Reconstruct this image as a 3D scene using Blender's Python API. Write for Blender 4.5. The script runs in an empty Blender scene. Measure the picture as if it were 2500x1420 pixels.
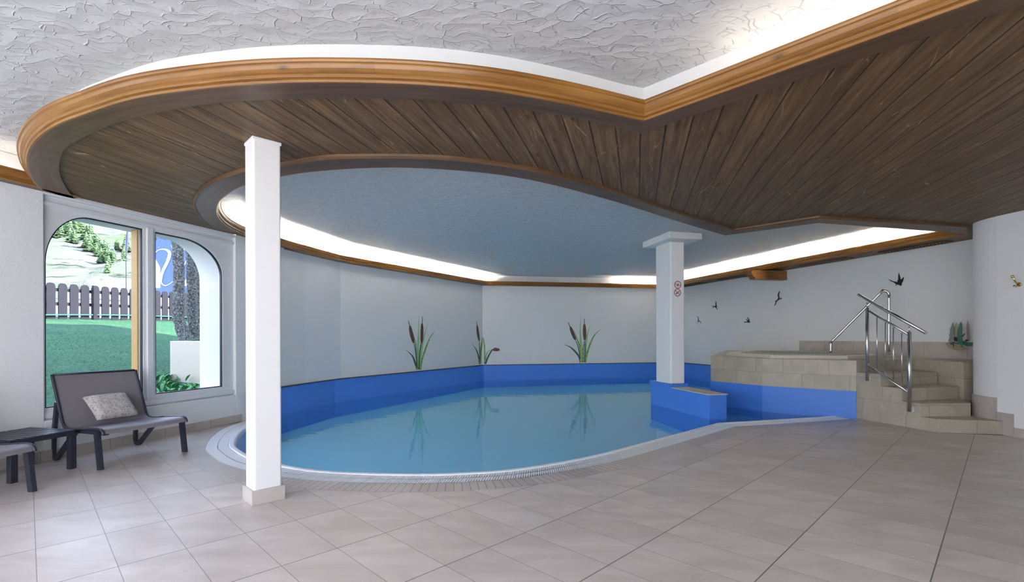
import bpy, bmesh, math, random
from mathutils import Vector, Matrix
from mathutils.geometry import tessellate_polygon
random.seed(7)
PI = math.pi
C = bpy.context.scene.collection
F, CAMZ = 1168.0, 1.18          # focal length in pixels of the 2500 px frame, eye height
CEIL, SOF = 2.86, 2.58          # plaster ceiling, underside of the timber soffit

def hor(u): return 821 - .0062 * (u - 1250)
def G(u, v, z=0.0):             # ground-plan position of a point of known height z
    D = (CAMZ - z) * F / (v - hor(u))
    return ((u - 1250) / F * D, D)
def onwall(u, v, a, b, off=0.0):   # where a sight line meets the vertical plane a-b (off = distance in front, to the right of a->b)
    ax, ay = a; bx, by = b
    dx, dy = bx - ax, by - ay; L = math.hypot(dx, dy); nx, ny = dy / L, -dx / L
    r = (u - 1250) / F
    D = ((ax + nx * off) * nx + (ay + ny * off) * ny) / (r * nx + ny)
    return Vector((r * D, D, CAMZ - (v - hor(u)) * D / F))

# ------------------------------------------------------------------ nodes
class NT:
    def __init__(s, m): s.t = m.node_tree; s.n = s.t.nodes; s.l = s.t.links
    def new(s, typ, ins=None, **kw):
        nd = s.n.new(typ)
        for k, v in kw.items(): setattr(nd, k, v)
        for k, v in (ins or {}).items():
            sock = nd.inputs[k]
            if isinstance(v, bpy.types.NodeSocket): s.l.new(v, sock)
            else: sock.default_value = v
        return nd
    def m(s, op, a, b=0.0, c=0.0):
        return s.new('ShaderNodeMath', {0: a, 1: b, 2: c}, operation=op).outputs[0]
    def vm(s, op, a, b=(0, 0, 0)):
        nd = s.new('ShaderNodeVectorMath', {0: a, 1: b}, operation=op)
        return nd.outputs['Value'] if op in ('DOT_PRODUCT', 'LENGTH') else nd.outputs[0]
    def noise(s, vec, scale, detail=4, rough=.55, dist=0):
        return s.new('ShaderNodeTexNoise', {'Vector': vec, 'Scale': scale, 'Detail': detail, 'Roughness': rough, 'Distortion': dist})
    def ramp(s, fac, stops):
        nd = s.new('ShaderNodeValToRGB', {0: fac}); e = nd.color_ramp.elements
        while len(e) < len(stops): e.new(.5)
        for el, (p, c) in zip(e, stops):
            el.position = p; el.color = (c, c, c, 1) if isinstance(c, (int, float)) else (*c, 1)
        return nd.outputs[0]
    def mix(s, f, a, b, blend='MIX'):
        nd = s.new('ShaderNodeMix', data_type='RGBA', blend_type=blend)
        for i, v in ((0, f), (6, a), (7, b)):
            if isinstance(v, bpy.types.NodeSocket): s.l.new(v, nd.inputs[i])
            else: nd.inputs[i].default_value = v if i == 0 else ((*v, 1) if len(v) == 3 else v)
        return nd.outputs[2]
    def xyz(s, x, y, z=0.0): return s.new('ShaderNodeCombineXYZ', {0: x, 1: y, 2: z}).outputs[0]
    def sep(s, v): return s.new('ShaderNodeSeparateXYZ', {0: v}).outputs
    def bump(s, h, strength=.3, dist=.01):
        return s.new('ShaderNodeBump', {'Height': h, 'Strength': strength, 'Distance': dist}).outputs[0]
def newmat(name):
    m = bpy.data.materials.new(name); m.use_nodes = True; m.node_tree.nodes.clear(); return m, NT(m)
def bsdf(t, col, rough=.5, metal=0.0, normal=None, spec=.5, extra=None):
    ins = {'Base Color': col if isinstance(col, bpy.types.NodeSocket) else (*col, 1), 'Roughness': rough, 'Metallic': metal, 'Specular IOR Level': spec}
    if normal is not None: ins['Normal'] = normal
    if extra: ins.update(extra)
    b = t.new('ShaderNodeBsdfPrincipled', ins)
    t.new('ShaderNodeOutputMaterial', {0: b.outputs[0]})
    return b
def objco(t): return t.new('ShaderNodeTexCoord').outputs['Object']
def uvco(t): return t.new('ShaderNodeTexCoord').outputs['UV']

def simple(name, col, rough=.5, metal=0, var=.0, scale=8, bump=0, spec=.5):
    m, t = newmat(name); co = objco(t)
    n = t.noise(co, scale, 4).outputs[0]
    c = t.mix(t.m('MULTIPLY', n, var * 2), col, tuple(x * .45 for x in col)) if var else (*col, 1)
    if not var: c = t.mix(t.m('MULTIPLY', n, .06), col, tuple(x * .8 for x in col))
    nm = t.bump(t.noise(co, scale * 12, 3).outputs[0], bump, .004) if bump else None
    bsdf(t, c, rough, metal, nm, spec); return m

def plaster(name, col, sx, strength, dist=.012, ridges=True, warm=None):
    m, t = newmat(name); co = objco(t)
    broad = t.noise(co, 7, 2, .55, .6).outputs[0]
    if ridges:      # trowelled ceiling: broken raised strokes over shallow facets
        def N2(sc, det): return t.new('ShaderNodeTexNoise', {'Vector': co, 'Scale': sc, 'Detail': det}, noise_dimensions='2D').outputs
        def V2(vec, sc, **kw): return t.new('ShaderNodeTexVoronoi', {'Vector': vec, 'Scale': sc}, voronoi_dimensions='2D', **kw).outputs['Distance']
        def warp(sc, amt): return t.new('ShaderNodeVectorMath', {0: t.vm('SUBTRACT', N2(sc, 1)['Color'], (.5, .5, .5)), 'Scale': amt}, operation='SCALE').outputs[0]
        wc = t.vm('ADD', t.vm('ADD', co, warp(2.2, .22)), warp(9, .05))
        mp = t.new('ShaderNodeMapping', {0: wc, 'Rotation': (0, 0, .5), 'Scale': (1.0, 1.7, 1)}).outputs[0]
        mp2 = t.new('ShaderNodeMapping', {0: wc, 'Rotation': (0, 0, -.7), 'Scale': (1.0, 2.4, 1)}).outputs[0]
        ridge = t.m('MULTIPLY', t.ramp(V2(mp, sx, feature='DISTANCE_TO_EDGE'), [(0, 1), (.014, .7), (.04, .0)]), t.ramp(N2(9, 1)[0], [(.49, 0), (.58, 1)]))
        r2 = t.m('MULTIPLY', t.ramp(V2(mp2, sx * 1.7, feature='DISTANCE_TO_EDGE'), [(0, .8), (.02, .45), (.06, .0)]), t.ramp(N2(12, 0)[0], [(.5, 0), (.6, 1)]))
        h = t.m('ADD', t.m('ADD', ridge, r2), t.m('ADD', t.m('MULTIPLY', broad, .5), t.m('ADD', t.m('MULTIPLY', V2(mp, sx), .9), t.m('MULTIPLY', N2(60, 1)[0], .08))))
    else:
        st = t.ramp(t.m('ABSOLUTE', t.m('SUBTRACT', t.noise(co, sx * 1.6, 1, .5, 1.0).outputs[0], .5)), [(0, 1), (.012, .5), (.03, 0)])
        h = t.m('ADD', t.m('MULTIPLY', broad, .9), t.m('MULTIPLY', t.m('MULTIPLY', st, broad), .38))
    c = t.mix(t.m('MULTIPLY', broad, .1), col, tuple(x * .85 for x in col))
    bsdf(t, c, .55 if ridges else .7, 0, t.bump(h, strength, dist), .35); return m

def wood(name, c1, c2, c3, mode='plank', rough=.5, width=.165):
    m, t = newmat(name)
    if mode == 'plank':
        co = objco(t); a = math.radians(14.6)
        al = t.vm('DOT_PRODUCT', co, (math.sin(a), math.cos(a), 0)); ac = t.vm('DOT_PRODUCT', co, (math.cos(a), -math.sin(a), 0))
    else:
        s = t.sep(uvco(t)); al, ac = s[0], s[1]
    q = t.m('DIVIDE', t.m('SUBTRACT', ac, .03), width)
    idx = t.m('FLOOR', q); fr = t.m('FRACT', q)
    if mode != 'plank': idx = t.m('FLOOR', t.m('DIVIDE', al, 1.9))
    rnd = t.new('ShaderNodeTexWhiteNoise', {'W': idx}, noise_dimensions='1D').outputs[0]
    g = t.xyz(t.m('MULTIPLY', al, .9), t.m('MULTIPLY', ac, 14), t.m('MULTIPLY', rnd, 37))
    n1 = t.noise(g, 2.0, 4, .6, .6).outputs[0]
    g2 = t.xyz(t.m('MULTIPLY', al, 3), t.m('MULTIPLY', ac, 90), t.m('MULTIPLY', rnd, 11))
    n2 = t.noise(g2, 2.0, 3).outputs[0]
    kv = t.new('ShaderNodeTexVoronoi', {'Vector': t.xyz(t.m('MULTIPLY', al, 2.2), t.m('MULTIPLY', ac, 6.5), t.m('MULTIPLY', idx, 7.3) if mode == 'plank' else 0.0), 'Scale': 1.0}).outputs['Distance']
    knot = t.ramp(kv, [(.03, 1), (.075, .35), (.12, 0)])
    col = t.ramp(n1, [(.3, c2), (.52, c1), (.72, c3)])
    col = t.mix(t.m('MULTIPLY', n2, .45), col, c2)
    col = t.mix(t.m('MULTIPLY', rnd, .38), col, c2)
    col = t.mix(t.m('MULTIPLY', knot, .8), col, tuple(x * .25 for x in c2))
    h = t.m('MULTIPLY', n2, .35)
    if mode == 'plank':
        gap = t.m('MINIMUM', fr, t.m('SUBTRACT', 1, fr))
        gm = t.ramp(gap, [(.018, 1), (.038, 0)])
        col = t.mix(t.m('MULTIPLY', gm, .85), col, (.008, .005, .003))
        ck = t.new('ShaderNodeTexVoronoi', {'Vector': t.xyz(t.m('ADD', t.m('MULTIPLY', al, .8), t.m('MULTIPLY', n1, .1)), t.m('ADD', t.m('MULTIPLY', ac, 11), t.m('MULTIPLY', n1, .7)), idx), 'Scale': 1.0}, feature='DISTANCE_TO_EDGE').outputs['Distance']
        cm = t.m('MULTIPLY', t.ramp(ck, [(.0, 1), (.012, 0)]), t.ramp(t.noise(t.xyz(al, t.m('MULTIPLY', ac, 3)), 1.7, 2).outputs[0], [(.5, 0), (.6, 1)]))
        col = t.mix(t.m('MULTIPLY', cm, .5), col, tuple(min(1, x * 2.6) for x in c3))
        h = t.m('SUBTRACT', h, t.m('MULTIPLY', gm, 2.2))
    bsdf(t, col, rough, 0, t.bump(h, .35, .004), .25 if mode == 'plank' else .4); return m

def tiles(name, c1, c2, grout, tw=1.0, th=1.0, gx=.006, gy=.004, mode='grid', rough=.32, offset=0.0, lum=.25):
    """stone tile; UV is in tile units (grid) or metres (wall)"""
    m, t = newmat(name); s = t.sep(uvco(t)); co = objco(t)
    x = t.m('DIVIDE', s[0], tw); y = t.m('DIVIDE', s[1], th)
    iy = t.m('FLOOR', y)
    if offset: x = t.m('ADD', x, t.m('MULTIPLY', t.m('MODULO', iy, 2.0), offset))
    ix = t.m('FLOOR', x); fx = t.m('FRACT', x); fy = t.m('FRACT', y)
    dx = t.m('MINIMUM', fx, t.m('SUBTRACT', 1, fx)); dy = t.m('MINIMUM', fy, t.m('SUBTRACT', 1, fy))
    gm = t.m('MAXIMUM', t.m('LESS_THAN', dx, gx), t.m('MULTIPLY', t.m('LESS_THAN', dy, gy), .8))
    wn = t.new('ShaderNodeTexWhiteNoise', {'Vector': t.xyz(ix, iy)}, noise_dimensions='3D')
    r = wn.outputs[0]
    base = t.vm('ADD', co, t.new('ShaderNodeVectorMath', {0: wn.outputs['Color'], 'Scale': 9.0}, operation='SCALE').outputs[0])
    mp = t.new('ShaderNodeMapping', {0: base, 'Rotation': (0, 0, .4), 'Scale': (1, 2.4, 1.6)}).outputs[0]
    n = t.noise(mp, 1.6, 5, .6, .8).outputs[0]; nf = t.noise(co, 55, 3).outputs[0]
    vein = t.ramp(t.m('ABSOLUTE', t.m('SUBTRACT', t.noise(mp, 1.1, 3, .6, 1.2).outputs[0], .5)), [(0, 1), (.012, 0)])
    col = t.mix(t.ramp(n, [(.35, 0), (.65, 1)]), c1, c2)
    col = t.mix(t.m('MULTIPLY', r, lum), col, tuple(q * .72 for q in c2))
    col = t.mix(t.m('MULTIPLY', nf, .12), col, tuple(q * .6 for q in c2))
    col = t.mix(t.m('MULTIPLY', vein, .10), col, tuple(min(1, q * 1.25) for q in c1))
    col = t.mix(gm, col, grout)
    rg = t.m('ADD', rough, t.m('MULTIPLY', t.noise(co, 3, 3).outputs[0], .2))
    h = t.m('SUBTRACT', t.m('MULTIPLY', t.noise(co, 6, 2).outputs[0], .4), t.m('MULTIPLY', gm, 1.5))
    bsdf(t, col, rg, 0, t.bump(h, .25, .003), .45); return m

def fresnel_sheet(name, tint, rough, bump=0, ior=1.33, extra=1.0):
    m, t = newmat(name); co = objco(t)
    nrm = None
    if bump:
        h = t.m('ADD', t.noise(t.new('ShaderNodeMapping', {0: co, 'Scale': (1, 2.2, 1)}).outputs[0], 2.2, 2).outputs[0], t.m('MULTIPLY', t.noise(co, 9, 2).outputs[0], .25))
        nrm = t.bump(h, bump, .02)
    f0 = ((ior - 1) / (ior + 1)) ** 2; gm = t.new('ShaderNodeNewGeometry').outputs; gl = t.new('ShaderNodeBsdfGlossy', {'Roughness': rough})
    if nrm is not None: t.l.new(nrm, gl.inputs['Normal'])
    cs = t.m('ABSOLUTE', t.vm('DOT_PRODUCT', nrm if nrm is not None else gm['Normal'], gm['Incoming']))
    fr = t.m('ADD', f0, t.m('MULTIPLY', 1 - f0, t.m('POWER', t.m('SUBTRACT', 1, cs), 5.0)))
    tr = t.new('ShaderNodeBsdfTransparent', {0: (*tint, 1)})
    mx = t.new('ShaderNodeMixShader', {0: t.m('MULTIPLY', fr, extra), 1: tr.outputs[0], 2: gl.outputs[0]})
    t.new('ShaderNodeOutputMaterial', {0: mx.outputs[0]}); return m

def emit(name, col, st):
    m, t = newmat(name); e = t.new('ShaderNodeEmission', {0: (*col, 1), 1: st}); t.new('ShaderNodeOutputMaterial', {0: e.outputs[0]}); return m

def speckle(name, c1, c2, scale=120, thr=.5, rough=.6):
    m, t = newmat(name); co = objco(t)
    n = t.noise(co, scale, 2).outputs[0]
    bsdf(t, t.mix(t.ramp(n, [(thr - .03, 0), (thr + .03, 1)]), c1, c2), rough); return m

M = {}
M['ceil'] = plaster('ceiling_plaster', (.64, .64, .64), 6.0, .6, .013)
M['wall'] = plaster('wall_plaster', (.78, .78, .78), 3.2, .35, .010, ridges=False)
M['band'] = plaster('band_plaster', (.62, .61, .59), 3.0, .2, .006, ridges=False)
M['white'] = simple('white_paint', (.80, .79, .78), .4)
M['frame'] = simple('window_white', (.74, .75, .77), .35)
M['plank'] = wood('soffit_planks', (.205, .120, .054), (.090, .050, .024), (.32, .20, .10))
M['board'] = wood('edge_board', (.150, .080, .036), (.078, .042, .021), (.22, .12, .055), mode='uv', rough=.38)
M['mould'] = wood('moulding_pine', (.32, .145, .030), (.17, .070, .016), (.43, .215, .055), mode='uv', rough=.3)
M['beam'] = wood('beam_pine', (.30, .135, .04), (.18, .075, .022), (.40, .19, .06), mode='uv', rough=.35)
M['floor'] = tiles('floor_tile', (.71, .625, .565), (.57, .49, .435), (.17, .15, .14), 1, 1, .0052, .0062, rough=.26, lum=.3)
M['tile'] = tiles('wall_tile', (.53, .475, .37), (.41, .365, .28), (.20, .18, .15), .6, .30, .004, .007, rough=.35, offset=.42, lum=.25)
M['tiletop'] = tiles('deck_tile', (.50, .445, .33), (.39, .345, .25), (.20, .18, .15), .6, .30, .004, .007, rough=.3)
M['skirt'] = tiles('skirting_tile', (.56, .50, .455), (.46, .405, .37), (.2, .18, .15), .6, 5, .004, 0, rough=.35)
M['liner'] = simple('pool_liner_blue', (.060, .215, .70), .42, var=.02, scale=2)
M['poolfloor'] = simple('pool_floor_aqua', (.28, .74, 1.0), .6, var=.06, scale=1.5)
M['poolstep'] = simple('pool_step_blue', (.12, .36, .70), .6)
M['water'] = fresnel_sheet('water_surface', (.84, .96, 1.0), .02, .09, 1.33, .82)
M['glass'] = fresnel_sheet('window_glass', (.64, .66, .69), .0, 0, 1.45, .8)
M['plastic'] = simple('grating_white', (.90, .91, .93), .35)
M['dark'] = simple('channel_dark', (.05, .055, .06), .8)
M['gasket'] = simple('black_gasket', (.012, .013, .018), .5)
M['steel'] = simple('brushed_steel', (.62, .62, .62), .22, 1)
M['flange'] = simple('satin_steel', (.14, .14, .14), .45, 1)
M['brass'] = simple('brass', (.62, .50, .26), .22, 1)
M['chair'] = simple('anthracite_metal', (.020, .023, .038), .38)
M['black'] = simple('black_metal', (.010, .010, .011), .6)
M['greyblack'] = simple('charcoal_metal', (.028, .028, .032), .6)
M['rim'] = simple('rim_acrylic', (.68, .60, .50), .35)
M['red'] = simple('sign_red', (.36, .02, .03), .5)
M['signw'] = simple('sign_white', (.72, .70, .68), .5)
M['leafpaint'] = speckle('painted_leaf', (.30, .47, .14), (.03, .09, .06), 42, .55)
M['leafdark'] = speckle('painted_leaf_dark', (.02, .07, .08), (.10, .22, .12), 60, .58)
M['leafpale'] = speckle('painted_leaf_pale', (.36, .56, .20), (.08, .17, .08), 38, .63)
M['headpaint'] = speckle('painted_seed_head', (.16, .065, .045), (.05, .03, .035), 60, .55)
M['wooddrift'] = simple('driftwood', (.42, .34, .20), .8, var=.25, scale=20, bump=.5)
M['sailgrey'] = simple('sail_grey', (.22, .26, .25), .7, var=.1, scale=9)
M['sailcream'] = simple('sail_cream', (.48, .42, .28), .7, var=.15, scale=12)
M['sailgreen'] = simple('sail_green', (.05, .19, .14), .7, var=.15, scale=9)
M['sailpink'] = simple('sail_rose', (.40, .33, .31), .7, var=.15, scale=9)
M['twig'] = simple('twig_brown', (.06, .045, .04), .8)
M['ironwood'] = simple('yellow_post', (.62, .36, .12), .5, var=.1, scale=4)
M['fence'] = simple('fence_wood', (.016, .013, .024), .8, var=.25, scale=4, bump=.3)  # near-black base puts the backlit darkness of the boards into their colour
M['hose'] = simple('green_hose', (.03, .26, .17), .5)
M['concrete'] = simple('concrete', (.62, .60, .56), .8, var=.06, scale=3, bump=.2)
M['cream'] = simple('cream_render', (.66, .58, .47), .75, var=.04, scale=3, bump=.1)
M['extwall'] = simple('exterior_render', (.80, .80, .82), .8, bump=.1)
M['blue'] = simple('sign_blue', (.045, .095, .32), .55)
M['leafgreen'] = simple('weed_leaf', (.06, .26, .07), .6, var=.2, scale=6)
M['flag'] = simple('flag_slate', (.14, .15, .24), .7)

def grassmat():
    m, t = newmat('lawn_grass'); co = objco(t)
    a = t.noise(co, 1.3, 4).outputs[0]; b = t.noise(t.new('ShaderNodeMapping', {0: co, 'Scale': (1, 1, .5)}).outputs[0], 26, 5, .7).outputs[0]
    col = t.mix(t.ramp(a, [(.35, 0), (.65, 1)]), (.055, .175, .075), (.10, .245, .10))
    col = t.mix(t.ramp(b, [(.38, 1), (.62, 0)]), col, (.012, .075, .045))
    bsdf(t, col, .8, 0, t.bump(b, 1.0, .06), .2); return m
M['grass'] = grassmat()
def hillmat():
    m, t = newmat('hillside_scree'); co = objco(t)
    st = t.new('ShaderNodeMapping', {0: co, 'Rotation': (0, 0, .5), 'Scale': (.4, .4, 1.6)}).outputs[0]
    a = t.noise(st, .30, 7, .7, .8).outputs[0]; b = t.noise(co, .03, 4).outputs[0]
    col = t.mix(t.ramp(b, [(.4, 0), (.6, 1)]), (.17, .165, .15), (.10, .14, .06))
    col = t.mix(t.ramp(a, [(.36, 1), (.44, 0)]), col, (.03, .045, .025))
    bsdf(t, col, .9, 0, t.bump(a, .6, 3), .1); return m
M['hill'] = hillmat()
def barkmat():
    m, t = newmat('lichen_bark'); co = objco(t)
    v = t.new('ShaderNodeTexVoronoi', {'Vector': t.new('ShaderNodeMapping', {0: co, 'Scale': (1, 1, .5)}).outputs[0], 'Scale': 34}).outputs['Distance']
    n = t.noise(co, 28, 4).outputs[0]
    col = t.mix(t.ramp(n, [(.4, 0), (.6, 1)]), (.055, .055, .055), (.17, .17, .16))
    col = t.mix(t.ramp(t.noise(co, 45, 2).outputs[0], [(.6, 0), (.66, .8)]), col, (.50, .53, .55))
    bsdf(t, col, .9, 0, t.bump(v, .9, .03), .2); return m
M['bark'] = barkmat()
def needlemat():
    m, t = newmat('conifer_needles'); co = objco(t)
    n = t.noise(co, 3.5, 4).outputs[0]
    bsdf(t, t.mix(n, (.07, .15, .06), (.26, .38, .18)), .8, 0, t.bump(t.noise(co, 6, 5).outputs[0], 1, .3), .2); return m
M['needle'] = needlemat()
def slingmat():
    m, t = newmat('mesh_sling'); s = t.sep(uvco(t))
    a = t.m('SINE', t.m('MULTIPLY', s[0], 1500)); b = t.m('SINE', t.m('MULTIPLY', s[1], 1500))
    c = t.mix(t.m('MULTIPLY', t.m('ADD', t.m('MULTIPLY', a, b), 1), .25), (.215, .19, .21), (.14, .125, .14))
    bsdf(t, c, .38, 0, t.bump(t.m('MULTIPLY', a, b), .15, .001), .6); return m
M['sling'] = slingmat()
def cushmat():
    m, t = newmat('patterned_cushion'); co = uvco(t)
    n = t.noise(co, 9, 5, .65).outputs[0]
    v = t.new('ShaderNodeTexVoronoi', {'Vector': co, 'Scale': 13, 'Randomness': .6})
    loc = t.vm('SUBTRACT', t.vm('MULTIPLY', co, (13, 13, 13)), t.vm('MULTIPLY', v.outputs['Position'], (13, 13, 13)))
    s = t.sep(loc); ax = t.m('ABSOLUTE', s[0]); ay = t.m('ABSOLUTE', s[1])
    cross = t.m('MAXIMUM', t.m('MULTIPLY', t.m('LESS_THAN', ax, .05), t.m('LESS_THAN', ay, .22)), t.m('MULTIPLY', t.m('LESS_THAN', ay, .05), t.m('LESS_THAN', ax, .22)))
    r = t.vm('LENGTH', loc)
    arc = t.m('MULTIPLY', t.m('LESS_THAN', t.m('ABSOLUTE', t.m('SUBTRACT', r, .18)), .035), t.m('GREATER_THAN', s[1], .02))
    pick = t.m('GREATER_THAN', t.sep(v.outputs['Color'])[0], .5)
    pat = t.m('ADD', t.m('MULTIPLY', cross, pick), t.m('MULTIPLY', arc, t.m('SUBTRACT', 1, pick)))
    col = t.mix(t.ramp(n, [(.35, 0), (.65, 1)]), (.50, .48, .47), (.36, .31, .28))
    col = t.mix(t.m('MULTIPLY', pat, .85), col, (.06, .055, .07))
    bsdf(t, col, .85, 0, t.bump(n, .3, .004), .2); return m
M['cushion'] = cushmat()
def ribmat():
    m, t = newmat('ribbed_tile'); s = t.sep(uvco(t)); co = objco(t)
    fr = t.m('FRACT', t.m('DIVIDE', s[0], .062))
    g = t.m('LESS_THAN', fr, .09)
    idx = t.m('FLOOR', t.m('DIVIDE', s[0], .31))
    r = t.new('ShaderNodeTexWhiteNoise', {'W': idx}, noise_dimensions='1D').outputs[0]
    n = t.noise(co, 2.2, 5).outputs[0]
    col = t.mix(n, (.66, .58, .53), (.53, .46, .41)); col = t.mix(t.m('MULTIPLY', r, .3), col, (.27, .24, .22))
    col = t.mix(t.m('MULTIPLY', g, .8), col, (.12, .11, .105))
    bsdf(t, col, .35, 0, t.bump(t.m('SUBTRACT', 0, g), .4, .004), .45); return m
M['rib'] = ribmat()
def meshgratemat():
    m, t = newmat('woven_grate'); co = objco(t); s = t.sep(co)
    a = t.m('SINE', t.m('MULTIPLY', t.m('ADD', s[0], s[1]), 230)); b = t.m('SINE', t.m('MULTIPLY', t.m('SUBTRACT', s[0], s[1]), 230))
    c = t.mix(t.m('GREATER_THAN', t.m('MULTIPLY', a, b), .1), (.50, .44, .36), (.28, .24, .19))
    bsdf(t, c, .4); return m
M['weave'] = meshgratemat()

# ------------------------------------------------------------------ mesh helpers
class MB:
    def __init__(s): s.v = []; s.f = []; s.uv = []; s.sm = []
    def face(s, pts, uvs=None, smooth=False):
        i = len(s.v); s.v += [tuple(p) for p in pts]; s.f.append(tuple(range(i, i + len(pts)))); s.uv.append(uvs); s.sm.append(smooth)
    def box(s, c, size, rz=0.0, mat=None):
        cx, cy, cz = c; a, b, h = (q / 2 for q in size); co, si = math.cos(rz), math.sin(rz)
        P = [Vector((cx + co * x - si * y, cy + si * x + co * y, cz + z)) for x in (-a, a) for y in (-b, b) for z in (-h, h)]
        if mat is not None: P = [mat @ p for p in P]
        for q in ((0, 1, 3, 2), (4, 6, 7, 5), (0, 4, 5, 1), (2, 3, 7, 6), (0, 2, 6, 4), (1, 5, 7, 3)): s.face([P[k] for k in q])
    def prism(s, poly, z0, z1, cap=True):
        n = len(poly)
        if area(poly) < 0: poly = poly[::-1]
        zf0 = z0 if callable(z0) else (lambda x, y: z0); zf1 = z1 if callable(z1) else (lambda x, y: z1)
        for i in range(n):
            a, b = poly[i], poly[(i + 1) % n]
            s.face([(a[0], a[1], zf0(*a)), (b[0], b[1], zf0(*b)), (b[0], b[1], zf1(*b)), (a[0], a[1], zf1(*a))])
        if cap:
            for tri in tess([poly]):
                s.face([(p[0], p[1], zf1(*p)) for p in tri]); s.face([(p[0], p[1], zf0(*p)) for p in tri[::-1]])
    def sweep(s, path, prof, closed=False, sgn=1, caps=True, u0=0.0):
        """prof: list of (offset to the right of travel, z)"""
        rings = [[(p[0], p[1], z) for p, z in zip_off(path, o, closed, z)] for o, z in prof]
        n = len(path); L = [0]
        for i in range(1, n + (1 if closed else 0)): L.append(L[-1] + dist(path[i % n], path[i - 1]))
        vl = [0]
        for k in range(1, len(prof)): vl.append(vl[-1] + math.hypot(prof[k][0] - prof[k - 1][0], prof[k][1] - prof[k - 1][1]))
        for k in range(len(prof) - 1):
            for i in range(n if closed else n - 1):
                j = (i + 1) % n
                s.face([rings[k][i], rings[k][j], rings[k + 1][j], rings[k + 1][i]],
                       [(u0 + L[i], vl[k]), (u0 + L[i + 1], vl[k]), (u0 + L[i + 1], vl[k + 1]), (u0 + L[i], vl[k + 1])])
        if not closed and caps:
            for e in (0, n - 1): s.face([rings[k][e] for k in range(len(prof))])
    def tube(s, pts, r, seg=8, flat=None, cap=True):
        pts = [Vector(p) for p in pts]; rs = r if isinstance(r, (list, tuple)) else [r] * len(pts); up0 = None; rings = []
        for i, p in enumerate(pts):
            d = (pts[min(i + 1, len(pts) - 1)] - pts[max(i - 1, 0)]).normalized()
            if up0 is None:
                a = Vector((0, 0, 1)) if abs(d.z) < .9 else Vector((1, 0, 0)); up0 = (a - d * a.dot(d)).normalized()
            else: up0 = (up0 - d * up0.dot(d)).normalized()
            sd = d.cross(up0)
            if flat:
                hw, hh = flat; rings.append([p + sd * (x * hw) + up0 * (y * hh) for x, y in ((-1, -1), (1, -1), (1, 1), (-1, 1))])
            else: rings.append([p + (sd * math.cos(2 * PI * k / seg) + up0 * math.sin(2 * PI * k / seg)) * rs[i] for k in range(seg)])
        m = len(rings[0])
        for a, b in zip(rings, rings[1:]):
            for k in range(m): s.face([a[k], a[(k + 1) % m], b[(k + 1) % m], b[k]], None, not flat)
        if cap: s.face(rings[0][::-1]); s.face(rings[-1])
    def grid(s, P, uv=None, smooth=True):
        for i in range(len(P) - 1):
            for j in range(len(P[0]) - 1):
                s.face([P[i][j], P[i + 1][j], P[i + 1][j + 1], P[i][j + 1]], [uv(i, j), uv(i + 1, j), uv(i + 1, j + 1), uv(i, j + 1)] if uv else None, smooth)
    def build(s, name, mat, parent=None, bevel=0, weld=True, smooth=None, uvfn=None, seg=2):
        me = bpy.data.meshes.new(name); me.from_pydata(s.v, [], s.f)
        ul = me.uv_layers.new(name='UVMap'); li = 0
        for fi, f in enumerate(s.f):
            if s.uv[fi] is not None:
                for k in range(len(f)): ul.data[li + k].uv = s.uv[fi][k]
            else:
                a, b, c = (Vector(s.v[f[k]]) for k in (0, 1, 2)); n = (b - a).cross(c - a)
                if n.length < 1e-12: n = Vector((0, 0, 1))
                n.normalize()
                for k in range(len(f)):
                    p = Vector(s.v[f[k]])
                    if uvfn: uv = uvfn(p)
                    elif abs(n.z) > .7: uv = (p.x * .7071 - p.y * .7071, p.x * .7071 + p.y * .7071)
                    else:
                        t = Vector((n.y, -n.x, 0)).normalized() if (n.x or n.y) else Vector((1, 0, 0)); uv = (t.dot(p), p.z)
                    ul.data[li + k].uv = uv
            me.polygons[fi].use_smooth = s.sm[fi] if smooth is None else smooth
            li += len(f)
        if weld:
            bm = bmesh.new(); bm.from_mesh(me); bmesh.ops.remove_doubles(bm, verts=bm.verts, dist=1e-5)
            bmesh.ops.recalc_face_normals(bm, faces=bm.faces); bm.to_mesh(me); bm.free()
        me.materials.append(mat); o = bpy.data.objects.new(name, me); C.objects.link(o)
        if parent: o.parent = parent
        if bevel:
            md = o.modifiers.new('Bevel', 'BEVEL'); md.width = bevel; md.segments = seg; md.limit_method = 'ANGLE'; md.angle_limit = math.radians(40)
        return o
def dist(a, b): return math.hypot(a[0] - b[0], a[1] - b[1])
def area(p): return sum(p[i][0] * p[(i + 1) % len(p)][1] - p[(i + 1) % len(p)][0] * p[i][1] for i in range(len(p))) / 2
def tess(polys):
    flat = [p for q in polys for p in q]
    return [[flat[i] for i in (t if area([flat[i] for i in t]) > 0 else t[::-1])] for t in tessellate_polygon([[Vector((p[0], p[1], 0)) for p in q] for q in polys])]
def offset(path, d, closed=False):
    n = len(path); out = []
    for i in range(n):
        a = path[i - 1] if (i or closed) else None; b = path[(i + 1) % n] if (i < n - 1 or closed) else None; p = path[i]; ns = []
        for q, r in ((a, p), (p, b)):
            if q is None or r is None: continue
            L = dist(q, r)
            if L > 1e-9: ns.append(((r[1] - q[1]) / L, -(r[0] - q[0]) / L))
        nx, ny = (sum(x[k] for x in ns) for k in (0, 1)); L = math.hypot(nx, ny); nx /= L; ny /= L
        c = nx * ns[0][0] + ny * ns[0][1]; out.append((p[0] + nx * d / max(c, .35), p[1] + ny * d / max(c, .35)))
    return out
def zip_off(path, o, closed, z): return [(p, z) for p in offset(path, o, closed)]
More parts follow.
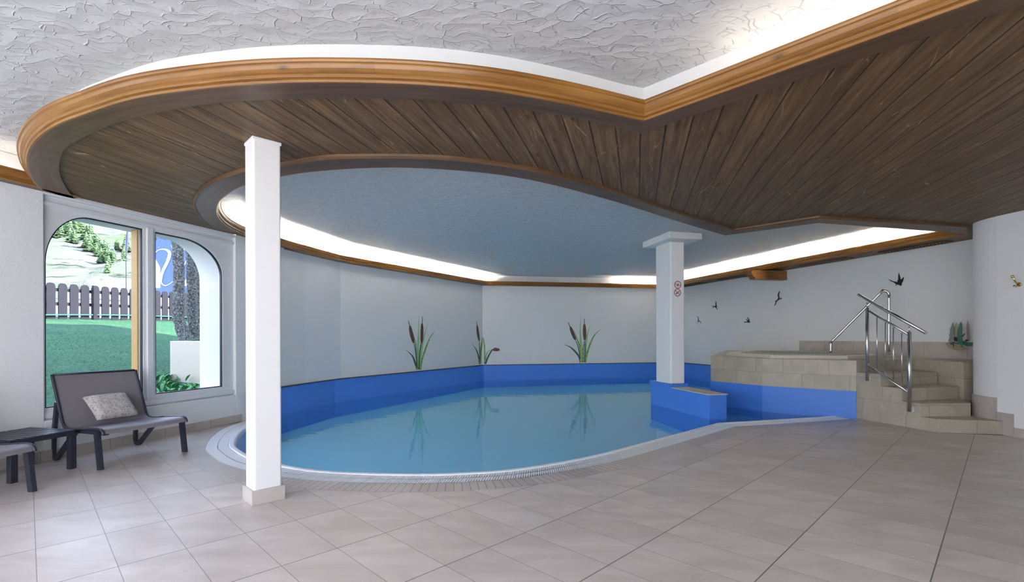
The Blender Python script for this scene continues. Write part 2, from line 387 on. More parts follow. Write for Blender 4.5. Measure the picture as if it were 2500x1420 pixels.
def smooth(pts, n=6):
    P = [pts[0]] + list(pts) + [pts[-1]]; out = []
    for i in range(1, len(P) - 2):
        for k in range(n):
            t = k / n; a, b, c, d = P[i - 1], P[i], P[i + 1], P[i + 2]
            out.append(tuple(.5 * (2 * b[j] + (c[j] - a[j]) * t + (2 * a[j] - 5 * b[j] + 4 * c[j] - d[j]) * t * t + (3 * b[j] - a[j] - 3 * c[j] + d[j]) * t ** 3) for j in range(len(b))))
    return out + [tuple(pts[-1])]
def relax(p, it=2):
    for _ in range(it): p = [p[0]] + [tuple((p[i - 1][j] + 2 * p[i][j] + p[i + 1][j]) / 4 for j in range(len(p[0]))) for i in range(1, len(p) - 1)] + [p[-1]]
    return p
def resample(path, n):
    L = [0]
    for a, b in zip(path, path[1:]): L.append(L[-1] + dist(a, b))
    out = []; k = 0
    for i in range(n):
        s = L[-1] * i / (n - 1)
        while k < len(path) - 2 and L[k + 1] < s: k += 1
        t = (s - L[k]) / max(1e-9, L[k + 1] - L[k]); out.append(tuple(path[k][j] + (path[k + 1][j] - path[k][j]) * t for j in range(len(path[0]))))
    return out
def tag(o, label=None, cat=None, group=None, kind=None):
    if label: o['label'] = label
    if cat: o['category'] = cat
    if group: o['group'] = group
    if kind: o['kind'] = kind
    return o
def thing(name, label, cat, loc=(0, 0, 0), rz=0, group=None):
    o = bpy.data.objects.new(name, None); C.objects.link(o); o.location = loc; o.rotation_euler = (0, 0, rz); o.empty_display_size = .1
    return tag(o, label, cat, group)
def S(o): return tag(o, kind='structure')
def world_empty(name, label, cat, loc, group=None):   # children are built in world coordinates; re-based on the empty
    o = thing(name, label, cat, loc, 0, group); return o
def rebase(root):
    for c in root.children:
        c.matrix_parent_inverse = Matrix.Translation(root.location).inverted()
    return root

# ------------------------------------------------------------------ plan of the room
P0 = (-4.576, 4.276); WD = (.298, .9546)                     # window wall: origin and direction
def WW(t, o=0.0): return (P0[0] + WD[0] * t - WD[1] * o, P0[1] + WD[1] * t + WD[0] * o)   # o = distance outwards
W1 = WW(2.644); K0 = (-3.63, 7.62); K1 = (-3.32, 8.84); A = (-.81, 13.14); B = (4.93, 14.24)
RW = lambda D: (5.01 - .2663 * (D - 13.93), D)               # right wall
REND = RW(6.3)
APEX = (.867, 3.117); SD = (.702, -.712)
E1 = (APEX[0] + SD[0] * 8, APEX[1] + SD[1] * 8)
oc = [(112.4, 474), (88.8, 452.8), (75.4, 429), (69.5, 399.5), (75.4, 371), (97.6, 340), (148, 306), (219, 281), (295.9, 254.6), (400, 232.5), (560.6, 213.8), (681, 206), (812, 203.5), (1000, 207), (1162, 219.3), (1281.8, 235.5), (1421, 261.4), (1575, 296)]
outer = relax(smooth([G(u, v, SOF) for u, v in oc], 5), 4)
outer[-1] = APEX
outer = [WW(.42, -.005)] + outer[2:]
ic = [(185, 489.8), (165.7, 467.6), (146.5, 429), (151, 379), (177.5, 355), (219, 331.5), (300, 298), (435, 268), (560.6, 251), (675.6, 244.6), (839, 240.6), (1000, 243.6), (1130, 252), (1308, 271), (1486, 303), (1563, 325)]
binner = relax(smooth([G(u, v, SOF) for u, v in ic], 5), 3)
BIA = G(1563, 325.5, SOF); binner[-1] = BIA
# hole over the pool
R0 = (6.29, 6.60); C20 = G(2000, 541, SOF); C17 = G(1772, 572.5, SOF)
hc = [(1640, 533.5), (1534.4, 499.5), (1421, 467), (1291.5, 436.3), (1162, 418.5), (1000, 408.7), (881.7, 410.5), (774.6, 418.5), (690, 430), (598, 453), (570, 466), (549, 481), (533, 495), (526.8, 519), (537, 541), (562.5, 561), (598, 577)]
hcurve = relax(smooth([C17] + [G(u, v, SOF) for u, v in hc], 4), 3); hcurve[0] = C17
wallin = offset([WW(1.5), W1, K0, K1, A, B], .14)
Kp0, Kp1, Ap = wallin[2], wallin[3], wallin[4]; Bp = (4.37, 13.98)
hole = [R0, C20] + hcurve + [Kp0, Kp1, Ap, Bp]
bc = [(1791, 561), (1640, 514), (1473, 457.4), (1400, 440), (1311, 416.9), (1129.6, 391), (1000, 385), (855, 385.6), (774.6, 390.4), (690, 406.5), (598, 419.4), (551.5, 435), (515, 453), (487.5, 475), (476, 499), (484, 519), (498, 541), (520, 560)]
bead = relax(smooth([G(u, v, SOF) for u, v in bc], 4), 3); bead[0] = G(1791, 561, SOF)
b20 = G(2000, 528.8, SOF); b23 = G(2361, 549, SOF)
# near right wall
NR = [(6.95, -2.8), (5.80, 5.72)] + [(5.80 + .22 * (1 - math.cos(a)), 5.72 + .05 + .42 * math.sin(a)) for a in [.1 + .13 * k_ for k_ in range(11)]] + [(6.05, 6.2), (7.1, 6.35)]

# ------------------------------------------------------------------ soffit
sof = thing('wooden_soffit', 'dark plank ceiling panel with curved orange pine moulding sweeping round the pool', 'ceiling panel')
mb = MB()
for tri in tess([outer + [E1, (7.3, -2.6), (7.3, 6.2), REND, B, A, K1, K0, W1], hole]):
    mb.face([(p[0], p[1], SOF + .02) for p in tri[::-1]])
mb.build('planking', M['plank'], sof)
def strip(mb, a, b, n, z0=SOF, z1=SOF + .021, u0=0):
    a = resample(a, n); b = resample(b, n); L = 0
    for i in range(n - 1):
        l = dist(a[i], a[i + 1]); w = dist(a[i], b[i])
        mb.face([(*a[i], z0), (*b[i], z0), (*b[i + 1], z0), (*a[i + 1], z0)], [(u0 + L, 0), (u0 + L, w), (u0 + L + l, w), (u0 + L + l, 0)])
        for q, vv in ((a, 0), (b, .3)): mb.face([(*q[i], z0), (*q[i + 1], z0), (*q[i + 1], z1), (*q[i], z1)], [(u0 + L, vv), (u0 + L + l, vv), (u0 + L + l, vv + .03), (u0 + L, vv + .03)])
        L += l
mb = MB(); strip(mb, outer, binner, 70)
off = offset([APEX, E1], -.20)
mb.build('curved_edge_board', M['board'], sof)
mb = MB(); strip(mb, [APEX, E1], [BIA, off[1]], 12, u0=3); mb.build('straight_edge_board', M['board'], sof)
mb = MB(); strip(mb, hcurve[:-2], bead, 70); mb.build('inner_edge_board', M['board'], sof)
mb = MB(); strip(mb, [C17, C20], [bead[0], b20], 6, u0=5); strip(mb, [C20, R0], [b20, b23], 8, u0=8); mb.build('inner_edge_board', M['board'], sof)
mb = MB(); mb.sweep([b23, b20] + bead, [(-.022, SOF + .02), (-.02, SOF + .002), (-.006, SOF - .012), (.004, SOF - .004), (.004, SOF + .01)]); mb.build('bead', M['board'], sof)
PROF = [(-.02, SOF + .04), (-.004, SOF), (.010, SOF - .001), (.016, SOF + .010), (.010, SOF + .018), (.022, SOF + .022), (.026, SOF + .029), (.020, SOF + .034),
        (.034, SOF + .044), (.046, SOF + .058), (.053, SOF + .074), (.054, SOF + .080), (.062, SOF + .084), (.066, SOF + .094), (.064, SOF + .104), (.052, SOF + .108), (.030, SOF + .108), (.024, SOF + .03)]
PROF2 = [(o * .8, z) for o, z in PROF]
mb = MB(); mb.sweep(outer, PROF, u0=1.2); mb.build('curved_moulding', M['mould'], sof, smooth=False)
mb = MB(); mb.sweep([APEX, E1], PROF, u0=4.4)
o = mb.build('straight_moulding', M['mould'], sof, smooth=False)
mb = MB(); mb.sweep([C20] + hcurve + [Kp0], PROF2); mb.build('inner_moulding', M['mould'], sof, smooth=False)
mb = MB(); mb.sweep([R0, C20], PROF2); mb.build('inner_moulding', M['mould'], sof, smooth=False)
mb = MB(); mb.sweep([(outer[0][0] + .15, outer[0][1] + .35)] + offset(outer, -.11)[3:-1] + [offset(outer + [E1], -.11)[-2], offset([APEX, E1], -.11)[1]], [(0, SOF + .021), (0, CEIL)], caps=False)
mb.build('plaster_upstand', M['band'], sof)
mb = MB(); mb.sweep(offset(hole[:len(hcurve) + 2], -.12), [(0, SOF + .021), (0, CEIL)], caps=False); mb.build('plaster_upstand', M['band'], sof)

# wall-hugging trims behind the pool
def wtrim(name, path, wall, u0):
    mb = MB(); mb.sweep(path, PROF2, u0=u0)
    r = mb.build(name, M['mould']); S(r)
    m2 = MB(); strip(m2, path, wall, 12, SOF, SOF + .03); m2.build('trim_underside', M['board'], r)
wtrim('trim_1', [Kp0, Kp1, Ap], [K0, K1, A], 0)
wtrim('trim_2', [Ap, Bp], [A, B], 3)
mb = MB(); lt = offset([WW(-7), WW(.55)], .10); mb.sweep(lt, PROF, u0=2); r = S(mb.build('trim_3', M['mould']))
m2 = MB(); strip(m2, lt, [WW(-7), WW(.55)], 8, SOF, SOF + .03); m2.build('trim_underside', M['board'], r)

# duct casing on the right wall
duct = thing('duct_casing', 'long pine-edged duct casing with dark slot vents high on the right wall', 'duct casing', (5.4, 10, SOF))
mb = MB(); mb.sweep([Bp, R0], PROF2, u0=2); mb.build('moulding', M['mould'], duct)
mb = MB(); mb.sweep(offset([Ap, Bp, R0], -.12)[1:], [(0, SOF + .03), (0, CEIL)], caps=False); mb.build('plaster_upstand', M['band'], duct)
wa = math.atan2(-1, .2663)
for k, (d0, d1) in enumerate([(7.25, 8.2), (8.75, 9.75), (11.15, 12.15), (12.75, 13.6)]):
    cx, cy = RW((d0 + d1) / 2); n = (-.9663, -.2573); cx += n[0] * .24; cy += n[1] * .24; L = (d1 - d0) * 1.03
    mb = MB()
    for s in (-1, 1): mb.box((cx + n[0] * .075 * s, cy + n[1] * .075 * s, SOF + .009), (L, .022, .022), wa)
    for s in (-1, 1): mb.box((cx + math.cos(wa) * L / 2 * s, cy + math.sin(wa) * L / 2 * s, SOF + .009), (.022, .17, .022), wa)
    v = mb.build('vent', M['board'], duct)
    mb = MB(); mb.box((cx, cy, SOF + .016), (L, .13, .004), wa); mb.build('vent_opening', M['black'], v)
    mb = MB()
    for q in range(int(L / .05)): mb.box((cx + math.cos(wa) * (-L / 2 + .05 * q + .02), cy + math.sin(wa) * (-L / 2 + .05 * q + .02), SOF + .008), (.012, .12, .012), wa + .5)
    mb.build('vent_slats', M['board'], v)
rebase(duct)
# timber beam end below the casing
Wb = Vector((*RW(10.36), 0)); dn = Vector((-.9663, -.2573, 0)); sd = Vector((.2573, -.9663, 0))
beam = thing('timber_beam', 'short timber beam with carved moulded nose under the duct casing', 'beam', (Wb.x, Wb.y, 2.385))
mb = MB()
def boxq(mb, o, a, b, z0, z1):
    P = [(o.x, o.y), ((o + a).x, (o + a).y), ((o + a + b).x, (o + a + b).y), ((o + b).x, (o + b).y)]; mb.prism(P, z0, z1)
boxq(mb, Wb, dn * .80, sd * -.16, 2.385, SOF - .001); mb.build('beam', M['beam'], beam)
mb = MB(); q = Wb + dn * .80; q.z = 0; q = Vector((q.x, q.y, 0))
np_ = [(0, 2.386), (.03, 2.386), (.035, 2.40), (.025, 2.41), (.04, 2.425), (.075, 2.445), (.095, 2.475), (.10, 2.50), (.115, 2.505), (.12, 2.525), (.115, 2.545), (.10, 2.55), (.10, 2.578), (0, 2.578)]
fa_ = [(q + dn * a - Vector((0, 0, 0))).xy.to_tuple() + (z,) for a, z in np_]; fb_ = [((q - sd * .16) + dn * a).xy.to_tuple() + (z,) for a, z in np_]
mb.face(fa_); mb.face(fb_[::-1])
for k in range(len(np_)): mb.face([fa_[k], fa_[(k + 1) % len(np_)], fb_[(k + 1) % len(np_)], fb_[k]])
mb.build('carved_nose', M['mould'], beam); rebase(beam)

# ------------------------------------------------------------------ ceiling, walls, floor
roomp = [WW(-7, .1), WW(2.7, .1), (K0[0] - .15, K0[1]), (K1[0] - .15, K1[1] + .05), (A[0] - .1, A[1] + .2), (B[0] + .2, B[1] + .2), (7.25, 6.5), (7.25, -3), (-7.2, -3)]
mb = MB(); mb.prism(roomp, CEIL, CEIL + .12); S(mb.build('ceiling', M['ceil']))
def wall(name, path, z0, z1, mat, th=.25, caps=True):
    mb = MB(); mb.sweep(path, [(0, z0), (0, z1), (-th, z1), (-th, z0), (0, z0)]); return S(mb.build(name, mat))
WT0, WT1 = .315, 2.48            # recess of the window unit along the wall
mb = MB()
def seg(mb, t0, t1, z0, z1, o0=0.0, o1=.12):
    mb.prism([WW(t0, o0), WW(t1, o0), WW(t1, o1), WW(t0, o1)], z0, z1)
seg(mb, -1.2, WT0, -.1, CEIL); seg(mb, WT0, WT1, -.1, .385); seg(mb, WT1, 2.66, -.6, CEIL); seg(mb, WT0, WT1, 2.56, CEIL)
seg(mb, -7, -5.0, -.1, CEIL); seg(mb, -5.0, -1.2, -.1, .45); seg(mb, -5.0, -1.2, 2.5, CEIL)
for a_ in (-3.8, -2.5): seg(mb, a_, a_ + .08, .45, 2.5)
S(mb.build('wall_left', M['wall'], bevel=.012))
wall('wall_back_left', [W1, K0, K1, A], -.6, CEIL, M['wall'])
wall('wall_back', [A, B], -.6, CEIL, M['wall'])
wall('wall_right', [B, REND], -.6, CEIL, M['wall'])
mb = MB(); mb.sweep(NR[::-1], [(0, 0), (0, CEIL)], caps=False); o = S(mb.build('wall_near_right', M['wall']))
mb = MB(); mb.prism([(7.12, -3), (7.3, -3), (7.3, 6.45), (7.12, 6.45)], 0, CEIL); S(mb.build('wall_far_right', M['wall']))

gp = [(598, 1030), (550, 1044), (515, 1068.6), (500.8, 1091.5), (503, 1104), (525.8, 1123), (550.4, 1135.5), (598, 1149), (688, 1166.5), (779, 1175), (932.8, 1180.2), (1061, 1179.8), (1163, 1175), (1240, 1169.5), (1342, 1156), (1500, 1124.5), (1643, 1083.5), (1794, 1039)]
gcurve = relax(smooth([G(u, v) for u, v in gp], 6), 4)
GE = G(2080, 1019.5)
gout = gcurve + [G(1935, 1030), GE]
gout[0] = WW(2.55, -.0)
rib_out = offset(gout, .21); rib_out[0] = WW(2.2); rib_out[-1] = (GE[0], GE[1] - .05)
rib_out = [p for p in rib_out]
# orientation: to the right of travel is away from the pool
S0 = (5.15, 5.80); C2 = (4.905, 6.815); C1 = (3.99, 7.63); C0 = (3.517, 8.47)
IV = Vector((.2126, .2065)); JV = Vector((.4185, -.4132)); OR = Vector((-3.0859, 3.0889)); det = IV.x * JV.y - IV.y * JV.x
def fluv(p):
    dx, dy = p.x - OR.x, p.y - OR.y
    i = (dx * JV.y - dy * JV.x) / det; j = (IV.x * dy - IV.y * dx) / det
    return (j + 50, i + 50)
fl = rib_out + [C2, S0, (5.9, 5.6), (7.3, 6.2), (7.3, -3), (-7.5, -3), WW(-7, .1), WW(2.2, .0)]
mb = MB()
for tri in tess([fl]): mb.face([(p[0], p[1], 0) for p in tri])
S(mb.build('floor', M['floor'], uvfn=fluv))
mb = MB(); n = len(gout); L = 0
for i in range(n - 1):
    l = dist(gout[i], gout[i + 1])
    mb.face([(*gout[i], .0005), (*rib_out[i], .0005), (*rib_out[i + 1], .0005), (*gout[i + 1], .0005)], [(L, 0), (L, .2), (L + l, .2), (L + l, 0)]); L += l
S(mb.build('trim_4', M['rib']))
# grating in its channel
grate = thing('overflow_grating', 'white slatted overflow grating curving along the near pool edge', 'grating', (0, 4, 0))
cin = offset(gout, -.215)
mb = MB(); mb.sweep(gout, [(0, 0), (-.006, -.12), (-.21, -.12), (-.215, 0)], caps=False); mb.build('channel', M['dark'], grate)
fine = resample(gout, 1500); fi_ = resample(cin, 1500)
mb = MB(); step = 3; seglen = sum(dist(a, b) for a, b in zip(fine, fine[1:])) / 1500
for i in range(0, 1497, step):
    a, b = Vector((*fine[i], 0)), Vector((*fi_[i], 0)); a2, b2 = Vector((*fine[i + 2], 0)), Vector((*fi_[i + 2], 0)); 
    for s0, s1 in ((.03, .49), (.53, .97)):
        q = [a.lerp(b, s0), a.lerp(b, s1), a2.lerp(b2, s1), a2.lerp(b2, s0)]
        mb.face([(p.x, p.y, .001) for p in q]); mb.face([(q[k].x, q[k].y, zz) for k, zz in ((0, .001), (1, .001), (1, -.02), (0, -.02))]); mb.face([(q[k].x, q[k].y, zz) for k, zz in ((3, .001), (2, .001), (2, -.02), (3, -.02))])
mb.build('slats', M['plastic'], grate, weld=False)
mb = MB()
for s in (-.004, -.104, -.205): mb.sweep(gout, [(s + .003, -.02), (s + .003, -.002), (s - .006, -.002), (s - .006, -.02)], caps=False)
mb.build('rails', M['plastic'], grate); rebase(grate)

# ------------------------------------------------------------------ pool
curb_in = offset(gout, -.285)
curb_in[-1] = (C2[0] - .1, C2[1] + .06); curb_in[0] = WW(2.82)
pool = thing('swimming_pool', 'irregular pool basin with bright blue liner walls and pale aqua floor', 'pool', (.5, 8.5, -.3))
mb = MB(); mb.sweep(gout, [(-.213, -.05), (-.215, .004), (-.225, .008), (-.262, .006), (-.278, -.004), (-.285, -.045)], caps=False)
mb.build('curb', M['plastic'], pool, smooth=False)
mb = MB(); mb.sweep(gout, [(-.284, -.045), (-.29, -.42)], caps=False); mb.build('liner_wall', M['poolstep'], pool)
zf = lambda x, y: min(-.20, -.34 + .021 * (y - 7)) if y > 4 else -.40
backw = [K1, A, B]
LE = RW(12.2)
pp = curb_in + [C2, C1, C0, LE, B, A, K1, K0, W1]
mb = MB()
NX = 34
for tri in tess([pp]): mb.face([(p[0], p[1], zf(*p)) for p in tri])
mb.build('basin_floor', M['poolfloor'], pool)
mb = MB(); mb.sweep([W1, K0, K1, A, B, RW(12.0)], [(0.002, .392), (.05, .392), (.055, .385), (.055, -.6)], caps=False); mb.build('liner_wall', M['liner'], pool)
mb = MB(); mb.sweep([W1, K0, K1, A, B, RW(12.0)], [(.0, .405), (.062, .405), (.062, .393), (0, .393)], caps=False); mb.build('liner_cap', M['dark'], pool)
mb = MB(); mb.sweep([C2, C1, C0, LE][::-1], [(0.006, .385), (.006, -.6)], caps=False); mb.build('liner_wall', M['liner'], pool)
mb = MB(); mb.prism([(3.2, 6.5), (4.75, 6.72), (3.99, 7.5), (3.62, 8.1), (3.25, 7.9)], zf, -.13); mb.prism([(3.2, 6.9), (4.3, 7.1), (3.7, 7.75), (3.3, 7.6)], -.13, -.12); mb.build('underwater_step', M['poolstep'], pool, bevel=.02)
rebase(pool)
mb = MB()
for tri in tess([pp]): mb.face([(p[0], p[1], -.028) for p in tri])
tag(mb.build('pool_water', M['water'], weld=False), 'still turquoise water filling the swimming pool', 'water')

# ------------------------------------------------------------------ pillar in the pool on its blue wall
ba = Vector((-.212, .977, 0)); bb = Vector((.977, .212, 0)); PC = Vector((2.84, 6.90, 0))
bw = thing('pool_bench_wall', 'low bright blue wall with white stone top at the pillar foot', 'low wall', PC)
mb = MB(); boxq(mb, PC, ba * 1.70, bb * .29, -.45, .325); boxq(mb, PC + ba * 1.0, ba * .75, bb * .31, .325, .385); mb.build('body', M['liner'], bw, bevel=.006)
mb = MB(); boxq(mb, PC - ba * .015 - bb * .012, ba * 1.0, bb * .314, .325, .338); mb.build('stone_top', M['cream'], bw, bevel=.004)
rebase(bw)
pil0 = PC + ba * 1.045 + bb * .012
pil = thing('pillar', 'square white plaster pillar with wide capital standing in the pool', 'pillar', (*pil0.xy, .385))
mb = MB(); boxq(mb, pil0, ba * .49, bb * .255, .386, 2.75); mb.build('shaft', M['wall'], pil, bevel=.02, seg=3)
mb = MB(); boxq(mb, pil0 - ba * .25 - bb * .17, ba * .9, bb * .60, 2.745, CEIL); mb.build('capital', M['white'], pil, bevel=.02, seg=3)
rebase(pil)

def sign(cu, cv, label, kind):
    a = (pil0.x, pil0.y); b = (pil0.x + bb.x, pil0.y + bb.y)
    p = onwall(cu, cv, a, b, .003)
    o = thing('prohibition_sign', label, 'sign', p, math.atan2(bb.y, bb.x), 'round prohibition signs on the pillar'); R = .064
    def disc(r0, r1, y, n=40):
        mb = MB()
        for i in range(n):
            t0, t1 = 2 * PI * i / n, 2 * PI * (i + 1) / n
            q = [(r * math.cos(t), y, r * math.sin(t)) for r, t in ((r0, t0), (r1, t0), (r1, t1), (r0, t1))]
            mb.face(q if r0 > 0 else q[1:3] + [(0, y, 0)])
        return mb
    disc(0, R, 0).build('plate', M['signw'], o); disc(R * .83, R, -.002).build('ring', M['red'], o)
    an = math.radians(-18 if kind == 'run' else -42); mb = MB()
    mb.box((0, -.0035, 0), (R * 1.75, .001, R * .14), 0, Matrix.Rotation(-an, 4, 'Y')); mb.build('bar', M['red'], o)
    mb = MB()
    def poly(ps): mb.face([(x * R, -.003, z * R) for x, z in ps])
    if kind == 'run':
        poly([(.02, .15), (.1, .42), (.18, .4), (.2, .1)]); poly([(-.2, 0), (.02, .22), (.22, .1), (.12, -.1), (-.05, -.12)]); poly([(-.3, -.3), (-.1, -.05), (0, -.12), (-.2, -.34)]); poly([(-.1, -.1), (-.08, -.42), (.05, -.4), (.15, -.05)])
    else:
        poly([(.0, .08), (.3, .2), (.52, .5), (.6, .4), (.42, .1), (.1, -.05)]); poly([(-.5, -.15), (-.25, -.02), (-.1, -.2), (-.3, -.55), (-.42, -.5), (-.3, -.25), (-.5, -.3)]); poly([(-.2, -.1), (.05, .1), (.12, 0), (-.12, -.22)])
    mb.build('pictogram', M['black'], o)
sign(1655.0, 693.5, 'upper round red prohibition sign with running figure on white pillar', 'run')
sign(1654.2, 712.5, 'lower round red prohibition sign with diving figure on white pillar', 'dive')

# ------------------------------------------------------------------ square column on the deck
ang = math.radians(44.5)
col = thing('column', 'slim square white column standing on the tiled floor', 'column', (-1.818, 3.498, 0), ang)
mb = MB(); mb.box((0, 0, 1.30), (.188, .188, 2.60)); mb.build('shaft', M['white'], col, bevel=.014, seg=4)
mb = MB(); mb.box((0, 0, .05), (.222, .222, .10)); mb.build('tiled_base', M['skirt'], col, bevel=.002, uvfn=lambda p: (.3 + p.x * .2, .5 + p.z * .1))
mb = MB(); mb.box((0, 0, SOF + .008), (.196, .196, .022)); mb.build('collar', M['white'], col, bevel=.004)

mb = MB(); mb.prism(roomp, -.80, -.62); S(mb.build('light_block_slab', M['concrete']))  # unseen slab added to keep sky light from leaking up through the floor gaps
mb = MB(); mb.sweep(roomp + [roomp[0]], [(0, -.7), (0, -.002), (.08, -.002), (.08, -.7)] if area(roomp) < 0 else [(0, -.7), (0, -.002), (-.08, -.002), (-.08, -.7)], caps=False); S(mb.build('light_block_edge', M['concrete']))  # added skirt closing the slab sides against light from below
mb = MB(); mb.box((4.3, -2.95, 1.43), (5.8, .1, 2.86)); S(mb.build('rear_shade_wall', M['wall']))  # unseen part-width wall, added to darken the right side of the room
# ------------------------------------------------------------------ baseboards
mb = MB()
mb.prism([WW(-7), WW(2.57), WW(2.57, -.012), WW(-7, -.012)], 0, .10); S(mb.build('baseboard_left', M['skirt']))
mb = MB(); nb = NR[:2]; e55 = 5.55; fr = (e55 + 2.8) / (5.72 + 2.8); pm = (6.95 + (5.80 - 6.95) * fr, e55)
mb.sweep([pm, nb[0]], [(0, 0), (.012, 0), (.012, .105), (0, .105)])
mb.sweep([NR[1], pm], [(0, 0), (.013, 0), (.013, .262), (0, .262)])
mb.sweep(NR[1:10][::-1], [(0, 0), (.014, 0), (.014, .43), (0, .43)])
S(mb.build('baseboard_right', M['skirt']))

# ------------------------------------------------------------------ tiled platform, steps, whirlpool
plat = thing('tiled_platform', 'raised beige tiled platform carrying the whirlpool', 'platform', (5, 8, 0))
L5 = (4.905, 6.80); R5 = (6.10, 7.25)
pf = [C0, C1, C2, R5, (6.05, 6.42), (7.05, 6.42), RW(6.6), LE]
pf[6] = (RW(6.9)[0] - .01, 6.9); pf[5] = (RW(6.5)[0] - .01, 6.5); pf[4] = (6.04, 6.40)
mb = MB(); mb.prism(pf, -.5, .812); mb.build('body', M['tile'], plat)
mb = MB(); mb.prism(offset(pf, .006, True) if area(pf) > 0 else offset(pf, -.006, True), .812, .82); mb.build('deck', M['tiletop'], plat)
rebase(plat)
mb = MB(); ps = [RW(6.5), RW(10.05)]; mb.sweep(ps[::-1], [(0, .82), (.012, .82), (.012, 1.075), (0, 1.075)]); S(mb.build('baseboard_right', M['skirt']))
stair = thing('tiled_steps', 'beige tiled steps climbing to the whirlpool platform', 'steps', (5.5, 6.2, 0))
Ls = [(5.15, 5.80), (5.105, 5.98), (5.05, 6.20), (4.985, 6.47)]; Rs = [(5.79, 5.66), (5.75, 6.0), (6.0, 6.44), (6.04, 6.80)]
for k in range(4):
    z0, z1 = .164 * k, .164 * (k + 1)
    tail = [(R5[0] - .005, R5[1] - .01), (L5[0] + .002, L5[1] + .012)]
    poly = [Ls[k], Rs[k]] + ([Rs[2]] if k < 2 else []) + tail
    if k == 0: poly = [Ls[0], Rs[0], (5.79, 6.0), Rs[2]] + tail
    mb = MB(); mb.prism(poly, z0 if k else 0.001, z1 - .006); st = mb.build('step', M['tile'], stair)
    ob = poly; cxx = sum(p[0] for p in ob) / len(ob); cyy = sum(p[1] for p in ob) / len(ob)
    mb = MB(); mb.prism([(cxx + (p[0] - cxx) * 1.003, cyy + (p[1] - cyy) * 1.006) for p in ob], z1 - .006, z1); mb.build('tread', M['tiletop'], st)
rebase(stair)

tub = thing('whirlpool', 'octagonal beige whirlpool rim with woven grate set in tiled platform', 'whirlpool', (5.1, 8.6, .82))
oct_ = [(3.96, 8.82), (4.11, 7.62), (5.15, 7.34), (5.98, 7.72), (6.18, 8.4), (5.85, 9.5), (4.80, 9.85)]
n_in = lambda d: offset(oct_, d if area(oct_) < 0 else -d, True)
mb = MB(); rr = [(0, .82), (-.0, .868), (-.03, .876), (-.20, .872), (-.205, .85)]
mb.sweep(oct_, rr, closed=True); mb.build('rim', M['rim'], tub)
mb = MB(); mb.sweep(oct_, [(-.205, .85), (-.21, .884), (-.25, .888), (-.36, .888), (-.37, .86), (-.40, .60)], closed=True); mb.build('overflow_grate', M['weave'], tub)
mb = MB()
for tri in tess([offset(oct_, -.39, True)]): mb.face([(p[0], p[1], .862) for p in tri])
rebase(tub)
tag(mb.build('whirlpool_water', M['water'], weld=False), 'still water inside the raised whirlpool', 'water')
mb = MB()
for tri in tess([offset(oct_, -.39, True)]): mb.face([(p[0], p[1], .823) for p in tri])
o = mb.build('tub_floor', M['poolfloor'], tub); o.matrix_parent_inverse = Matrix.Translation(tub.location).inverted()

# handrail by the steps
hr = thing('stair_handrail', 'stainless steel handrail with balusters beside the tiled steps', 'handrail', (5.0, 6.4, .5))
pa, pb = C2, S0; OFF = -.05
def SP(u, v, off=.05): return onwall(u, v, pa, pb, off)
def seg3(name, a, b, r, root=hr, mat='steel', seg=12):
    mb = MB(); mb.tube([a, b], r, seg); return mb.build(name, M[mat], root)
seg3('handrail', SP(2096, 716), SP(2262, 810), .021)
for (ut, vt, ub, vb, fu, fv) in ((2122, 748, 2117, 926, 2121, 919), (2224, 807, 2220, 1001, 2226, 995)):
    a = SP(ut, vt); b = SP(ub, vb); a.x, a.y = b.x, b.y
    ps = seg3('post', a, b, .021)
    top = a + Vector((0, 0, .075)); seg3('pin', a, top, .007)
    f1 = onwall(fu, fv, pa, pb, .008); f2 = onwall(fu, fv, pa, pb, .03); mb = MB(); mb.tube([f1, f1.lerp(f2, .3)], .038, 20); mb.tube([f1, f2], .014, 10); mb.build('flange', M['flange'], hr)
seg3('rail', SP(2123, 756), SP(2221, 815), .015); seg3('rail', SP(2118, 886), SP(2218, 955), .014)
for (a, b) in (((2141, 771), (2137.5, 895.5)), ((2161.5, 783.5), (2158, 908)), ((2181, 796), (2177, 922.6)), ((2201.5, 809), (2198, 937.5))):
    p, q = SP(*a), SP(*b); q.x, q.y = p.x, p.y; seg3('baluster', p, q, .006)
rebase(hr)
gr = thing('whirlpool_grab_rail', 'bent stainless steel grab rail rising from the whirlpool rim', 'handrail', (5.6, 8.4, .85))
def at(u, v, D): return Vector(((u - 1250) / F * D, D, CAMZ - (v - hor(u)) * D / F))
pts = [at(2028, 857, 8.4), at(2028.5, 838, 8.4), at(2030, 832, 8.4), at(2034, 827, 8.39), at(2148, 714, 8.0), at(2154, 709, 7.98), at(2161, 707, 7.95), at(2168, 710, 7.93), at(2171, 717, 7.92), at(2171, 725, 7.92), at(2170, 862, 7.92)]
mb = MB(); mb.tube(smooth([tuple(p) for p in pts], 4), .021, 12); mb.build('tube', M['steel'], gr)
for p in (pts[0], pts[-1]):
    mb = MB(); mb.tube([(p.x, p.y, .874), (p.x, p.y, .884)], .035, 16); mb.build('base_plate', M['steel'], gr)
rebase(gr)

